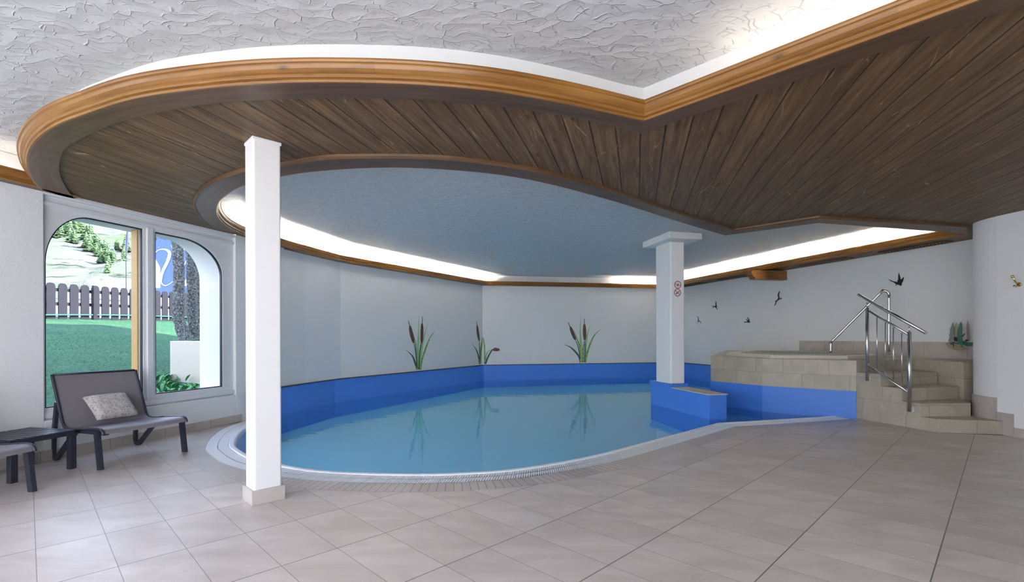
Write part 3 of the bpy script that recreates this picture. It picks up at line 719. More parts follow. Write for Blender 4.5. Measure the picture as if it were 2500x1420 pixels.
# ------------------------------------------------------------------ wall decorations
rwa, rwb = B, REND
def cutout(name, org, sc, pts, label, group, mat, wa_, wb_, th=.006, off=.004, cat='wall decoration'):
    front = [onwall(org[0] + x * sc, org[1] + y * sc, wa_, wb_, off + th) for x, y in pts]
    back = [onwall(org[0] + x * sc, org[1] + y * sc, wa_, wb_, off) for x, y in pts]
    c = sum(front, Vector()) / len(front); dx, dy = wb_[0] - wa_[0], wb_[1] - wa_[1]; L = math.hypot(dx, dy); tx = Vector((dx / L, dy / L, 0))
    P2 = [((p - c).dot(tx), p.z - c.z) for p in front]; mb = MB()
    for t in tessellate_polygon([[Vector((a, b, 0)) for a, b in P2]]): mb.face([front[i] - c for i in t])
    n = len(pts)
    for i in range(n): j = (i + 1) % n; mb.face([front[i] - c, front[j] - c, back[j] - c, back[i] - c])
    o = mb.build(name, mat); o.location = c
    return tag(o, label, cat, group)
gb = 'bird silhouettes on the right wall'
z1s = .0493; z2s = .0704
cutout('bird_silhouette', (1690, 725), z1s, [(245, 900), (262, 908), (320, 985), (326, 1050), (330, 1120), (355, 1142), (400, 1160), (450, 1258), (438, 1280), (382, 1195), (330, 1175), (304, 1178), (282, 1260), (262, 1252), (282, 1150), (288, 1060), (297, 1010), (248, 930)], 'smallest thin gull silhouette, lowest left on the wall beside the pillar', gb, M['black'], rwa, rwb)
cutout('bird_silhouette', (1690, 725), z1s, [(1155, 180), (1172, 165), (1198, 300), (1200, 400), (1238, 406), (1234, 437), (1200, 450), (1262, 590), (1245, 600), (1150, 468), (1090, 464), (1002, 530), (998, 513), (1062, 450), (1058, 440), (972, 422), (972, 398), (1080, 412), (1148, 412), (1152, 330)], 'small black swallow with one wing straight up, second bird from pillar', gb, M['black'], rwa, rwb)
cutout('bird_silhouette', (1800, 700), z2s, [(228, 1163), (280, 1176), (345, 1180), (343, 1155), (320, 1122), (296, 1078), (342, 1103), (375, 1135), (378, 1115), (353, 1060), (360, 1005), (392, 1065), (417, 1100), (427, 1170), (446, 1190), (437, 1210), (390, 1208), (310, 1204), (228, 1218), (230, 1208), (275, 1193), (230, 1174)], 'small black swallow with raised wings flying right, low above the platform', gb, M['black'], rwa, rwb)
cutout('bird_silhouette', (1800, 700), z2s, [(1465, 108), (1477, 112), (1476, 150), (1447, 250), (1467, 320), (1467, 368), (1510, 360), (1540, 343), (1550, 365), (1532, 392), (1480, 397), (1402, 452), (1362, 482), (1347, 550), (1302, 622), (1283, 612), (1318, 540), (1323, 460), (1358, 430), (1408, 402), (1382, 388), (1422, 365), (1412, 310), (1397, 260), (1408, 215), (1443, 150)], 'charcoal gull silhouette with long bent wings spread almost vertically', gb, M['greyblack'], rwa, rwb)
cutout('bird_silhouette', (2160, 655), .0352, [(268, 745), (380, 785), (500, 828), (640, 885), (740, 975), (800, 1020), (765, 1060), (805, 1140), (830, 1110), (822, 1030), (1050, 1070), (1068, 1135), (1180, 1085), (1210, 1020), (1188, 940), (1252, 850), (1302, 740), (1338, 600), (1345, 485), (1240, 575), (1138, 690), (1112, 640), (1092, 500), (1052, 370), (985, 212), (938, 235), (968, 270), (947, 400), (942, 600), (938, 690), (888, 760), (882, 820), (890, 860), (760, 828), (640, 815), (500, 755), (290, 652), (275, 680), (450, 778)], 'largest black swallow, highest bird above the handrail', gb, M['black'], rwa, rwb)

def ribbon(mb, org, sc, pts, w, wa_, wb_, off=.004, taper=(1, .15), th=.0):
    P = smooth([(org[0] + x * sc, org[1] + y * sc) for x, y in pts], 6); n = len(P); w = w * sc; ed = []
    for i, p in enumerate(P):
        a = P[max(i - 1, 0)]; b = P[min(i + 1, n - 1)]; dx, dy = b[0] - a[0], b[1] - a[1]; L = math.hypot(dx, dy) or 1; nx, ny = -dy / L, dx / L
        f = i / (n - 1)
        if taper == 'oval': k = max(.12, math.sin(PI * min(max(f, .02), .98))) ** .35
        else: k = taper[0] * (1 - f) + taper[1] * f; k = (taper[0] * .6 + k * .9) * min(1, 2.2 * (1 - f) + taper[1])
        h = w * k / 2
        ed.append((onwall(p[0] - nx * h, p[1] - ny * h, wa_, wb_, off), onwall(p[0] + nx * h, p[1] + ny * h, wa_, wb_, off)))
        if th: ed[-1] = ed[-1] + (onwall(p[0] + nx * h, p[1] + ny * h, wa_, wb_, off - th), onwall(p[0] - nx * h, p[1] - ny * h, wa_, wb_, off - th))
    for a, b in zip(ed, ed[1:]):
        m = len(a)
        if m == 2: mb.face([a[0], a[1], b[1], b[0]])
        else:
            for k in range(4): mb.face([a[k], a[(k + 1) % 4], b[(k + 1) % 4], b[k]])
    if len(ed[0]) == 4: mb.face(ed[0]); mb.face(ed[-1])
def cattail(org, sc, leaves, stems, heads, wa_, wb_, label):
    p = onwall(org[0] + 45, org[1] + 130, wa_, wb_, 0); root = thing('painted_cattail', label, 'wall painting', p, 0, 'cattails painted on the pool walls')
    for k, (pts, w, m) in enumerate(leaves):
        mb = MB(); ribbon(mb, org, sc, pts, w * .9, wa_, wb_, .003 + .0004 * k); mb.build('leaf', M[m], root, weld=False)
    for k, (pts, w) in enumerate(stems):
        mb = MB(); ribbon(mb, org, sc, pts, w, wa_, wb_, .0055, (1, .6)); mb.build('stem', M['leafdark'], root, weld=False)
    for pts, w in heads:
        mb = MB(); ribbon(mb, org, sc, pts, w, wa_, wb_, .0065, 'oval'); mb.build('seed_head', M['headpaint'], root, weld=False)
    return rebase(root)
P_, D_, G_ = 'leafpale', 'leafdark', 'leafpaint'
cattail((980, 770), .0986, [([(400, 1345), (340, 1180), (270, 1010), (105, 850)], 42, D_), ([(395, 1345), (370, 950), (350, 680), (255, 330)], 32, G_), ([(405, 1345), (410, 900), (420, 500), (435, 0)], 38, P_), ([(440, 1345), (480, 1000), (545, 600), (655, 210)], 38, P_), ([(465, 1345), (500, 1130), (590, 850), (700, 570), (835, 375)], 40, G_)],
        [([(395, 1300), (350, 900), (310, 680)], 16), ([(210, 270), (170, 130)], 14), ([(430, 1340), (450, 950), (490, 690)], 18), ([(515, 215), (520, 30)], 12)], [([(210, 262), (250, 470), (305, 685)], 84), ([(515, 205), (510, 450), (500, 690)], 70)], K1, A, 'painted cattail with two upright seed heads on left pool wall')
cattail((1140, 760), .0986, [([(315, 1310), (290, 1130), (230, 950), (115, 790)], 28, D_), ([(320, 1300), (340, 1000), (385, 700), (440, 400), (530, 150)], 36, G_)], [([(320, 1200), (308, 740)], 14), ([(253, 345), (235, 240)], 10)], [([(253, 345), (272, 530), (302, 730)], 58)], K1, A, 'left half of the corner cattail, painted with one upright seed head')
cattail((1140, 760), .0986, [([(440, 1305), (435, 900), (410, 690), (400, 640)], 34, G_), ([(450, 1300), (520, 1130), (620, 960), (735, 885)], 38, D_), ([(450, 1250), (470, 1100), (530, 990), (660, 920)], 22, G_)], [], [([(640, 950), (730, 945), (808, 947)], 78)], A, B, 'right half of the corner cattail with drooping seed head')
cattail((1370, 765), .088, [([(540, 1360), (500, 1200), (380, 1040), (240, 920), (70, 850)], 46, D_), ([(545, 1360), (520, 950), (440, 700), (330, 400)], 40, G_), ([(570, 1350), (550, 900), (530, 500), (545, 70)], 44, P_), ([(600, 1350), (610, 1000), (625, 760)], 42, G_), ([(680, 1200), (690, 850), (730, 560), (820, 300)], 42, P_), ([(665, 1350), (720, 1100), (800, 850), (920, 600), (1110, 415)], 46, G_)],
        [([(530, 1250), (470, 920), (400, 740)], 18), ([(250, 365), (195, 235)], 15), ([(650, 1345), (660, 1000), (655, 740)], 22), ([(645, 290), (645, 130)], 14)], [([(255, 362), (320, 540), (397, 730)], 88), ([(645, 288), (650, 500), (655, 732)], 94)], A, B, 'painted cattail with two seed heads on back wall nearest the pillar')

def boat(label, parts):
    p = onwall(2335, 830, rwa, rwb, 0); root = thing('driftwood_sailboat', label, 'wall ornament', p, 0, 'driftwood boats beside the steps')
    for nm, pts, w, m, tp, off, th in parts:
        mb = MB(); ribbon(mb, (2300, 770), .0634, pts, w, rwa, rwb, off, tp, th); mb.build(nm, M[m], root)
    return rebase(root)
boat('driftwood boat with grey, cream and green sails hung above tiled ledge', [
    ('hull', [(205, 985), (290, 1110), (450, 1185), (640, 1190), (815, 1190)], 110, 'wooddrift', (1, .8), .09, .07),
    ('grey_sail', [(370, 975), (380, 600), (430, 205)], 125, 'sailgrey', (1, .3), .12, .02), ('cream_sail', [(500, 770), (520, 500), (560, 215)], 105, 'sailcream', (1, .4), .07, .02),
    ('green_sail', [(690, 1060), (690, 600), (735, 195)], 150, 'sailgreen', (1, .3), .13, .02), ('bark', [(440, 820), (520, 850), (600, 880)], 110, 'twig', (1, .8), .06, .03),
    ('twig', [(320, 780), (245, 925)], 22, 'twig', (1, .6), .10, .012), ('twig', [(340, 480), (290, 458)], 18, 'twig', (1, .6), .10, .012), ('twig', [(330, 700), (258, 698)], 16, 'twig', (1, .6), .10, .012), ('twig', [(770, 760), (875, 635)], 30, 'twig', (1, .7), .10, .014),
    ('twig', [(430, 520), (480, 480)], 22, 'twig', (1, .6), .10, .012), ('twig', [(440, 620), (465, 665)], 26, 'twig', (1, .6), .10, .012), ('rigging', [(350, 1010), (430, 965), (500, 1020), (590, 1010)], 18, 'twig', (1, .9), .125, .01), ('mast', [(425, 970), (435, 1180)], 18, 'twig', (1, 1), .10, .014), ('mast', [(735, 1010), (745, 1150)], 18, 'twig', (1, 1), .10, .014)])
boat('driftwood boat with green hull, partly hidden by the near white wall', [
    ('hull', [(790, 950), (870, 1020), (990, 1045), (1200, 1030)], 90, 'sailgreen', (1, .9), .08, .06), ('sail', [(1010, 900), (985, 500), (975, 150)], 70, 'sailpink', (1, .3), .06, .02), ('bark', [(900, 930), (980, 870)], 55, 'twig', (1, .7), .09, .02)])

hk = thing('coat_hook', 'brass double coat hook on the near white wall', 'hook', (0, 0, 0))
c0 = onwall(2487, 691, NR[1], NR[0], 0.0); c1 = onwall(2487, 691, NR[1], NR[0], .012); nv = (c1 - c0).normalized() * (1 if (c1 - c0).x < 0 else -1)
c0 = onwall(2489, 690, NR[0], NR[1], 0)
nv = Vector((-.991, -.134, 0)); hk.location = c0
mb = MB(); mb.tube([(0, 0, 0), nv * .012], .026, 16); mb.build('rose', M['brass'], hk)
mb = MB(); mb.tube([nv * .01 + Vector((0, 0, 0)), nv * .05 + Vector((0, 0, .03)), nv * .09 + Vector((0, 0, .085))], [.011, .008, .009], 10); mb.tube([nv * .086 + Vector((0, 0, .08)), nv * .10 + Vector((0, 0, .10))], [.016, .014], 12); mb.build('upper_prong', M['brass'], hk)
mb = MB(); mb.tube([nv * .01, nv * .035 + Vector((0, 0, -.022)), nv * .055 + Vector((0, 0, -.03)), nv * .07 + Vector((0, 0, -.015))], [.010, .008, .008, .012], 10); mb.build('lower_prong', M['brass'], hk)

# ------------------------------------------------------------------ window
def W3(t, z, o): p = WW(t, o); return Vector((p[0], p[1], z))
def plate(mb, outer_, holes, o0, o1):
    loops = [outer_] + holes; flat = [p for l in loops for p in l]
    for t in tessellate_polygon([[Vector((a, b, 0)) for a, b in l] for l in loops]):
        mb.face([W3(*flat[i], o0) for i in t]); mb.face([W3(*flat[i], o1) for i in t[::-1]])
    for l in loops:
        for i in range(len(l)):
            a, b = l[i], l[(i + 1) % len(l)]; mb.face([W3(*a, o0), W3(*b, o0), W3(*b, o1), W3(*a, o1)])
def arch(t0, t1, z0, z1, rx, rz, left=True, right=False, n=14):
    pts = [(t0, z0), (t1, z0)]
    if right: pts += [(t1 - rx + rx * math.cos(a), z1 - rz + rz * math.sin(a)) for a in [PI / 2 * k / n for k in range(n + 1)]]
    else: pts += [(t1, z1)]
    if left: pts += [(t0 + rx - rx * math.sin(a), z1 - rz + rz * math.cos(a)) for a in [PI / 2 * k / n for k in range(n + 1)]]
    else: pts += [(t0, z1)]
    return pts
win = bpy.data.objects.new('window_1', None); C.objects.link(win); win['kind'] = 'structure'
h1 = arch(.352, 1.268, .50, 2.43, .40, .52); h2 = arch(1.411, 2.313, .512, 2.425, .56, .42, False, True)
mb = MB(); plate(mb, [(WT0 - .02, .385), (WT1, .385), (WT1, 2.57), (WT0 - .02, 2.57)], [h1, h2], .045, .11); mb.build('window_frame', M['frame'], win, bevel=.004)
mb = MB()
for a, b, c, d in ((WT0, WT1, .40, .455), (1.305, 1.375, .455, 2.45), (WT0, WT1, 2.465, 2.5)):
    q = [W3(a, 0, .022), W3(b, 0, .022), W3(b, 0, .046), W3(a, 0, .046)]; mb.prism([(p.x, p.y) for p in q], c, d)
mb.build('window_frame', M['frame'], win, bevel=.004)
PANEFLIP = True
for h in (h1, h2):
    g = offset(h, -.010, True) if area(h) > 0 else offset(h, .010, True)
    mb = MB(); plate(mb, h, [g], .052, .085); mb.build('gasket', M['gasket'], win)
    mb = MB()
    mb.face([W3(a, b, .075) for a, b in (h if PANEFLIP else h[::-1])]); mb.build('pane', M['glass'], win, weld=False)
mb = MB(); plate(mb, [(-7.6, -.3), (9.0, -.3), (9.0, 9), (-7.6, 9)], [arch(.24, 2.335, .30, 2.455, .52, .50, True, True), [(-5.0, .4), (-1.2, .4), (-1.2, 2.5), (-5.0, 2.5)]], .12, .48); S(mb.build('wall_outside', M['extwall']))  # real outer wall, carried up out of view to shade the lawn
mb = MB(); q = [W3(1.20, 0, .50), W3(1.285, 0, .50), W3(1.285, 0, .60), W3(1.20, 0, .60)]
mb = MB(); q = [W3(1.345, 0, .25), W3(1.44, 0, .25), W3(1.44, 0, .35), W3(1.345, 0, .35)]; mb.prism([(p.x, p.y) for p in q], .302, 2.45)
tag(mb.build('timber_post', M['ironwood'], bevel=.005), 'honey-yellow timber post just outside between the window panes', 'post')

# ------------------------------------------------------------------ furniture
def chair(label, pos, w, group='lounge chairs by the window'):
    f = Vector((w[1], -w[0])); rz = math.atan2(f.y, f.x)
    root = thing('lounge_chair', label, 'chair', (pos[0], pos[1], 0), rz, group)
    prof = [(.425, .318), (.42, .338), (.40, .356), (.36, .366), (.28, .362), (.10, .345), (-.12, .325), (-.20, .327), (-.25, .345), (-.285, .385), (-.335, .49), (-.39, .62), (-.445, .745), (-.48, .825)]
    pr = smooth(prof, 4); hw = .355
    P = [[(x, y, z - .006 * (1 - (y / hw) ** 2)) for y in [hw * (k / 6 - 1) for k in range(13)]] for x, z in pr]
    mb = MB(); mb.grid(P, lambda i, j: (i * .02, j * .058)); o = mb.build('sling_fabric', M['sling'], root)
    for s in (-1, 1):
        mb = MB(); mb.tube([(x, s * (hw + .002), z - .004) for x, z in pr], .014, 8); mb.build('side_rail', M['chair'], root)
        mb = MB(); mb.tube([(.39, s * .362, 0), (.335, s * .362, .335)], 0, flat=(.016, .026)); mb.build('leg', M['chair'], root)
        rl = smooth([(-.40, .56), (-.425, .44), (-.455, .26), (-.47, .10), (-.462, .045), (-.43, .020), (-.385, .032), (-.28, .12), (-.06, .295), (.05, .33)], 4)
        mb = MB(); mb.tube([(x, s * .350, z) for x, z in rl], 0, flat=(.014, .021)); mb.build('leg', M['chair'], root)
        mb = MB(); mb.tube([(.36, s * .345, .325), (.0, s * .345, .312), (-.22, s * .345, .30)], 0, flat=(.014, .016)); mb.build('seat_rail', M['chair'], root)
        mb = MB(); mb.box((.395, s * .33, .318), (.05, .045, .028)); mb.build('rail_end_cap', M['chair'], root, bevel=.005)
    for x, z, n_ in ((.37, .318, 'front_stretcher'), (-.20, .297, 'rear_stretcher'), (-.478, .822, 'top_rail')):
        mb = MB(); mb.tube([(x, -.345, z), (x, .345, z)], .012, 8); mb.build(n_, M['chair'], root)
    return root
chair('wide grey mesh lounge chair holding a patterned cushion, in front of the window', (-3.88, 4.765), (.42, .907))
f2 = Vector((.968, -.25)); w2 = Vector((.25, .968)); c2_ = Vector((-3.67, 3.67)) - f2 * .41 - w2 * .36
chair('grey mesh lounge chair cut off by left frame edge, nearer than side table', (c2_.x, c2_.y), (.25, .968))
# cushion
wv = Vector((.42, .907, 0)); fv = Vector((.907, -.42, 0)); cc = Vector((-3.88, 4.765, 0))
bl = cc - fv * .09 - wv * .17 + Vector((0, 0, .375)); br = cc - fv * .09 + wv * .20 + Vector((0, 0, .375)); tl = cc - fv * .31 - wv * .20 + Vector((0, 0, .60)); tr = cc - fv * .31 + wv * .175 + Vector((0, 0, .605))
nrm = (br - bl).cross(tl - bl).normalized(); N = 16; mid = (bl + br + tl + tr) / 4
def cpt(i, j, s):
    u, v = i / N, j / N; p = bl.lerp(br, u).lerp(tl.lerp(tr, u), v); e = (1 - (2 * u - 1) ** 4) * (1 - (2 * v - 1) ** 4); pin = 1 - .035 * (1 - (2 * u - 1) ** 2 + 1 - (2 * v - 1) ** 2) * (max(abs(2 * u - 1), abs(2 * v - 1)) ** 3)
    return (mid + (p - mid) * pin + nrm * s * .062 * (max(e, 0) ** .6)) - mid
mb = MB()
for s in (-1, 1): mb.grid([[cpt(i, j, s) for j in range(N + 1)] for i in range(N + 1)], lambda i, j: (i / N, j / N))
o = mb.build('cushion', M['cushion']); o.location = mid
tag(o, 'square beige patterned scatter cushion leaning on the lounge chair', 'cushion')
# side table
tb = thing('side_table', 'low anthracite side table with slatted top between the lounge chairs', 'table', (-4.275, 4.165, 0), math.atan2(.13, -.56) - PI)
mb = MB()
for k in range(8): mb.box((0, -.21 + k * .06, .343), (.54, .052, .014))
mb.build('slatted_top', M['chair'], tb, bevel=.002)
mb = MB()
for s in (-1, 1): mb.box((0, s * .235, .325), (.56, .02, .04)); mb.box((s * .27, 0, .325), (.02, .48, .04))
mb.build('frame', M['chair'], tb)
for sx in (-1, 1):
    for sy in (-1, 1): mb = MB(); mb.box((sx * .255, sy * .215, .16), (.05, .05, .32)); mb.build('leg', M['chair'], tb, bevel=.003)

# ------------------------------------------------------------------ fluorescent tubes in the cove
M['tube'] = emit('tube_glow', (1, .95, .87), 270.0)
M['tubew'] = emit('tube_glow_dim', (1, .91, .78), 7.5)
M['tubed'] = emit('tube_glow_duct', (1, .94, .85), 95.0)
def tube_light(a, b, label, m='tube', z=SOF + .062):
    a, b = Vector((*a, z)), Vector((*b, z)); c = (a + b) / 2
    r = thing('cove_light', label, 'light', c, 0, 'tube lights hidden in the cornice')
    mb = MB(); mb.tube([a - c, b - c], .008, 6); mb.build('tube', M[m], r)
    d = (b - a).normalized(); mb = MB(); mb.box((0, 0, -.022), ((b - a).length, .03, .02), math.atan2(d.y, d.x)); mb.build('batten', M['white'], r)
def along(p, q, s0, s1):
    return (p[0] + (q[0] - p[0]) * s0, p[1] + (q[1] - p[1]) * s0), (p[0] + (q[0] - p[0]) * s1, p[1] + (q[1] - p[1]) * s1)
off1 = offset([Kp0, Kp1, Ap, Bp], -.07)
hl = offset(hcurve, -.07)
tube_light(hl[-2], off1[0], 'tube light in left cornice nearest the window')
tube_light(*along(off1[0], off1[1], .08, .86), 'tube light in left cornice before its bend')
for s0, s1 in ((.04, .33), (.37, .64), (.68, .95)): tube_light(*along(off1[1], off1[2], s0, s1), 'tube light in the cornice of the left pool wall, %s' % {.04: 'nearest', .37: 'middle', .68: 'farthest'}[s0])
tube_light(*along(off1[2], off1[3], .76, .98), 'tube light in back cornice beside the pillar')
dl = offset([Bp, R0], -.07)
for s0, s1, q in ((.06, .27, 'farthest'), (.31, .50, 'second farthest'), (.54, .74, 'second nearest'), (.78, .97, 'nearest')): tube_light(*along(dl[0], dl[1], s0, s1), 'tube light above the right duct casing, %s' % q, 'tubed')
sl = offset([APEX, E1], -.065)
for s0, s1, q in ((.06, .18, 'nearest the soffit corner'), (.19, .32, 'second from soffit corner'), (.36, .50, 'third from soffit corner'), (.54, .68, 'fourth from soffit corner')): tube_light(*along(sl[0], sl[1], s0, s1), 'tube light behind straight pine moulding, %s' % q, 'tubew')
ll = offset([WW(-7), WW(.3)], .055)
for s0, s1, q in ((.84, .985, 'nearest the window'), (.60, .80, 'second from window'), (.35, .55, 'third from window')): tube_light(*along(ll[0], ll[1], s0, s1), 'tube light in window-wall cornice, %s' % q, 'tubew')

# ------------------------------------------------------------------ outside
def lawnz(x, y):     # rises away from the house
    d = -(x - P0[0]) * .9546 + (y - P0[1]) * .298
    z = .12 + .205 * max(0, d - .5) if d < 7 else 1.4525 + .10 * (d - 7)
    return z
mb = MB(); NXg, NYg = 80, 80; P = []
for i in range(NXg + 1):
    row = []
    for j in range(NYg + 1):
        d = .5 + (i / NXg) ** 1.4 * 9.6; t = -6 + j * .42
        x, y = WW(t, d); row.append((x, y, lawnz(x, y) + random.uniform(-.012, .012)))
    P.append(row)
mb.grid(P); S(mb.build('ground_lawn', M['grass']))
FA = Vector((-11.75, 10.6)); FB = Vector((-10.75, 19.0)); fd = (FB - FA).normalized()
fence = thing('picket_fence', 'weathered brown picket fence along the top of the lawn', 'fence', (FA.x, FA.y, 1.4))
fa = math.atan2(fd.y, fd.x); nf = Vector((fd.y, -fd.x)); FLn = (FB - FA).length
def fz(s): p = FA + fd * s; return 1.58 + .030 * s
k = 0; s = 0
while s < FLn:
    p = FA + fd * s; z0 = fz(s); mb = MB(); w = .105
    pr = [(-w, 0), (w, 0), (w, .86), (w * .8, .92), (w * .4, .945), (-w * .4, .945), (-w * .8, .92), (-w, .86)]
    fr = [(p.x + fd.x * a + nf.x * .012, p.y + fd.y * a + nf.y * .012, z0 + b) for a, b in pr]; bk = [(p.x + fd.x * a - nf.x * .012, p.y + fd.y * a - nf.y * .012, z0 + b) for a, b in pr]
    mb.face(fr); mb.face(bk[::-1])
    for a in range(8): mb.face([fr[a], fr[(a + 1) % 8], bk[(a + 1) % 8], bk[a]])
    mb.build('picket', M['fence'], fence); s += .285; k += 1
for hz in (.42, .78):
    mb = MB(); mb.tube([(FA.x - nf.x * .04, FA.y - nf.y * .04, fz(0) + hz), (FB.x - nf.x * .04, FB.y - nf.y * .04, fz(FLn) + hz)], 0, flat=(.02, .04)); mb.build('rail', M['fence'], fence)
for s in (-.1, 2.5, 5.2, 8.0):
    p = FA + fd * s + nf * .05; mb = MB(); mb.box((p.x, p.y, fz(s) + .42), (.10, .06, 1.05), fa); mb.build('post', M['fence'], fence)
rebase(fence)
mb = MB(); q = [FA - fd * 3 - nf * .12, FB + fd * 4 - nf * .12, FB + fd * 4 + nf * .06, FA - fd * 3 + nf * .06]
mb.prism([(p.x, p.y) for p in q], 1.0, lambda x, y: 1.52 + .030 * ((Vector((x, y)) - FA).dot(fd))); tag(mb.build('concrete_kerb', M['concrete']), 'pale concrete kerb under the picket fence', 'kerb')
mb = MB(); mb.tube([(FA.x + fd.x * s + nf.x * .05, FA.y + fd.y * s + nf.y * .05, fz(s) + .10 + .05 * math.sin(s * .5)) for s in [q * .4 for q in range(-3, 23)]], .018, 6)
tag(mb.build('garden_hose', M['hose']), 'green hose running along the foot of the picket fence', 'hose')
# retaining block with trees
mb = MB(); mb.prism([(-5.72, 8.0), (-4.2, 8.35), (-4.8, 11.2), (-6.6, 10.6)], .1, 1.12); tag(mb.build('retaining_wall', M['cream'], bevel=.01), 'cream rendered planter wall below the tree trunks', 'wall')
mb = MB(); mb.box((-4.96, 8.02, .82), (1.50, .004, .012), math.atan2(.35, 1.52))
mb2 = MB(); P = [[(-5.7 + a * .16 - b * .07, 8.15 + a * .04 + b * .24, 1.13 + .14 * math.sin(a / 9 * PI) * math.sin(b / 9 * PI) + random.uniform(-.02, .02)) for b in range(11)] for a in range(10)]
mb2.grid(P); S(mb2.build('ground_planter', M['grass']))
def trunk(label, pts, r0, r1, top=None):
    b = pts[0]; root = thing('tree', label, 'tree', b, 0, 'lichen-covered trees on the planter')
    P = smooth(pts, 5); n = len(P); mb = MB()
    mb.tube([(p[0] - b[0] + random.uniform(-.008, .008), p[1] - b[1] + random.uniform(-.008, .008), p[2] - b[2]) for p in P], [r0 + (r1 - r0) * i / (n - 1) + random.uniform(-.004, .006) + (.05 * max(0, 1 - i / 4)) for i in range(n)], 14); mb.build('trunk', M['bark'], root)
    return root
def U(u, v, D): return tuple(at(u, v, D))
t1 = trunk('leaning grey tree trunk, leftmost on the planter', [U(457, 843, 8.9), U(447, 815, 8.9), U(437, 780, 8.9), U(436, 730, 8.9), U(438, 680, 8.9), U(435, 620, 8.9), U(434, 560, 8.9), U(430, 480, 8.9)], .10, .085)
trunk('thick grey tree trunk, middle of three on the planter', [U(476, 838, 9.3), U(472, 800, 9.3), U(469, 740, 9.3), U(468, 680, 9.3), U(467, 620, 9.3), U(463, 540, 9.3)], .095, .08)
trunk('grey tree trunk nearest the window edge, rightmost on the planter', [U(492, 832, 9.7), U(487, 790, 9.7), U(483, 730, 9.7), U(483, 660, 9.7), U(480, 600, 9.7), U(476, 540, 9.7)], .085, .07)
# conifer boughs on the first tree
rnd = random.Random(3)
for k, (u, v) in enumerate(((424, 574), (412, 572), (402, 577), (392, 570), (384, 563))):
    c = Vector(at(u, v, 9.6)); mb = MB()
    for q in range(500):
        p = c - t1.location + Vector((rnd.gauss(0, .16), rnd.gauss(0, .16), rnd.gauss(0, .035))); d = Vector((rnd.uniform(-1, 1), rnd.uniform(-1, 1), rnd.uniform(-.6, .2))).normalized() * .07; sd_ = d.cross(Vector((0, 0, 1))).normalized() * .006
        mb.face([p - sd_, p + sd_, p + d])
    mb.build('bough', M['needle'], t1, weld=False)
# weeds
def weed(label, c, n, h):
    root = thing('weed_clump', label, 'plant', c, 0, 'weeds along the house wall')
    mb = MB()
    for q in range(n):
        a = rnd.uniform(0, 2 * PI); l = rnd.uniform(.5, 1) * h; dx, dy = math.cos(a), math.sin(a); ox, oy = rnd.gauss(0, .10), rnd.gauss(0, .10); w = rnd.uniform(.015, .035)
        P = []
        for k in range(5):
            f = k / 4; rr = l * .55 * f; z = l * (f * 1.2 - .6 * f * f); ww = w * math.sin(PI * min(.95, f + .12)); P.append([(ox + dx * rr - dy * ww, oy + dy * rr + dx * ww, z), (ox + dx * rr + dy * ww, oy + dy * rr - dx * ww, z)])
        mb.grid(P)
    mb.build('leaves', M['leafgreen'], root, weld=False)
wl = [(395, 955, 6.7, 'broad-leaved weeds at bottom left of right pane'), (420, 945, 7.1, 'broad-leaved weeds against left corner of planter wall'), (440, 955, 7.2, 'weeds left of centre below the planter wall'), (460, 950, 7.4, 'dense green weeds below the planter wall'), (478, 948, 7.6, 'weeds right of centre below the planter wall'), (494, 945, 7.7, 'weeds beside the white window reveal'), (400, 920, 7.5, 'weed clump in the lawn beyond right pane'), (410, 890, 8.0, 'farthest weed clump in the lawn, left of planter')]
for u, v, D, l in wl:
    p = at(u, v, D); weed(l, (p.x, p.y, lawnz(p.x, p.y) - .02), 60, .30 if v > 930 else .22)
tuft = MB()
for q in range(15000):
    d = .6 + rnd.random() ** 1.3 * 5.6; t = -.4 + rnd.random() * 8.5; x, y = WW(t, d); z = lawnz(x, y)
    if x > -6.8 and y > 7.8: continue
    a = rnd.uniform(0, 2 * PI); h = rnd.uniform(.015, .045); w = .004
    tuft.face([(x - w * math.cos(a), y - w * math.sin(a), z - .01), (x + w * math.cos(a), y + w * math.sin(a), z - .01), (x + rnd.gauss(0, .03), y + rnd.gauss(0, .03), z + h)])
tag(tuft.build('grass_blades', M['leafgreen'], weld=False), 'green grass blades growing on the lawn', 'grass', kind='stuff')

# blue sign with white writing
sg = thing('blue_sign_board', 'large blue board with white script lettering behind the fence', 'sign', at(440, 640, 19))
D0 = 19.0; sw0 = at(366, 700, D0); sw1 = at(530, 700, D0)
mb = MB(); mb.box(((sw0.x + sw1.x) / 2, D0 + .05, (at(440, 582, D0).z + at(440, 722, D0).z) / 2), (sw1.x - sw0.x, .06, at(440, 582, D0).z - at(440, 722, D0).z)); mb.build('panel', M['blue'], sg)
M['signtext'] = simple('sign_lettering', (.80, .82, .84), .5)
def stroke(pts, ws):
    P = smooth([(370 + x * .1127, 560 + y * .1127, w * .1127) for (x, y), w in zip(pts, ws)], 6); ed = []
    for i, p in enumerate(P):
        a = P[max(0, i - 1)]; b = P[min(len(P) - 1, i + 1)]; dx, dy = b[0] - a[0], b[1] - a[1]; L = math.hypot(dx, dy) or 1; h = p[2] / 2
        ed.append((at(p[0] + dy / L * h, p[1] - dx / L * h, D0), at(p[0] - dy / L * h, p[1] + dx / L * h, D0)))
    mb = MB()
    for a, b in zip(ed, ed[1:]): mb.face([a[0], a[1], b[1], b[0]])
    mb.build('lettering', M['signtext'], sg, weld=False)
stroke([(60, 580), (110, 500), (200, 455), (300, 455), (380, 500), (395, 580), (340, 740), (260, 900), (215, 1060), (220, 1180), (290, 1235), (380, 1210), (460, 1150)], [12, 14, 18, 30, 60, 70, 66, 60, 50, 30, 16, 14, 10])
stroke([(660, 900), (730, 760), (810, 600), (850, 500)], [16, 20, 22, 20]); stroke([(740, 1240), (745, 1150), (768, 1070)], [60, 40, 6])
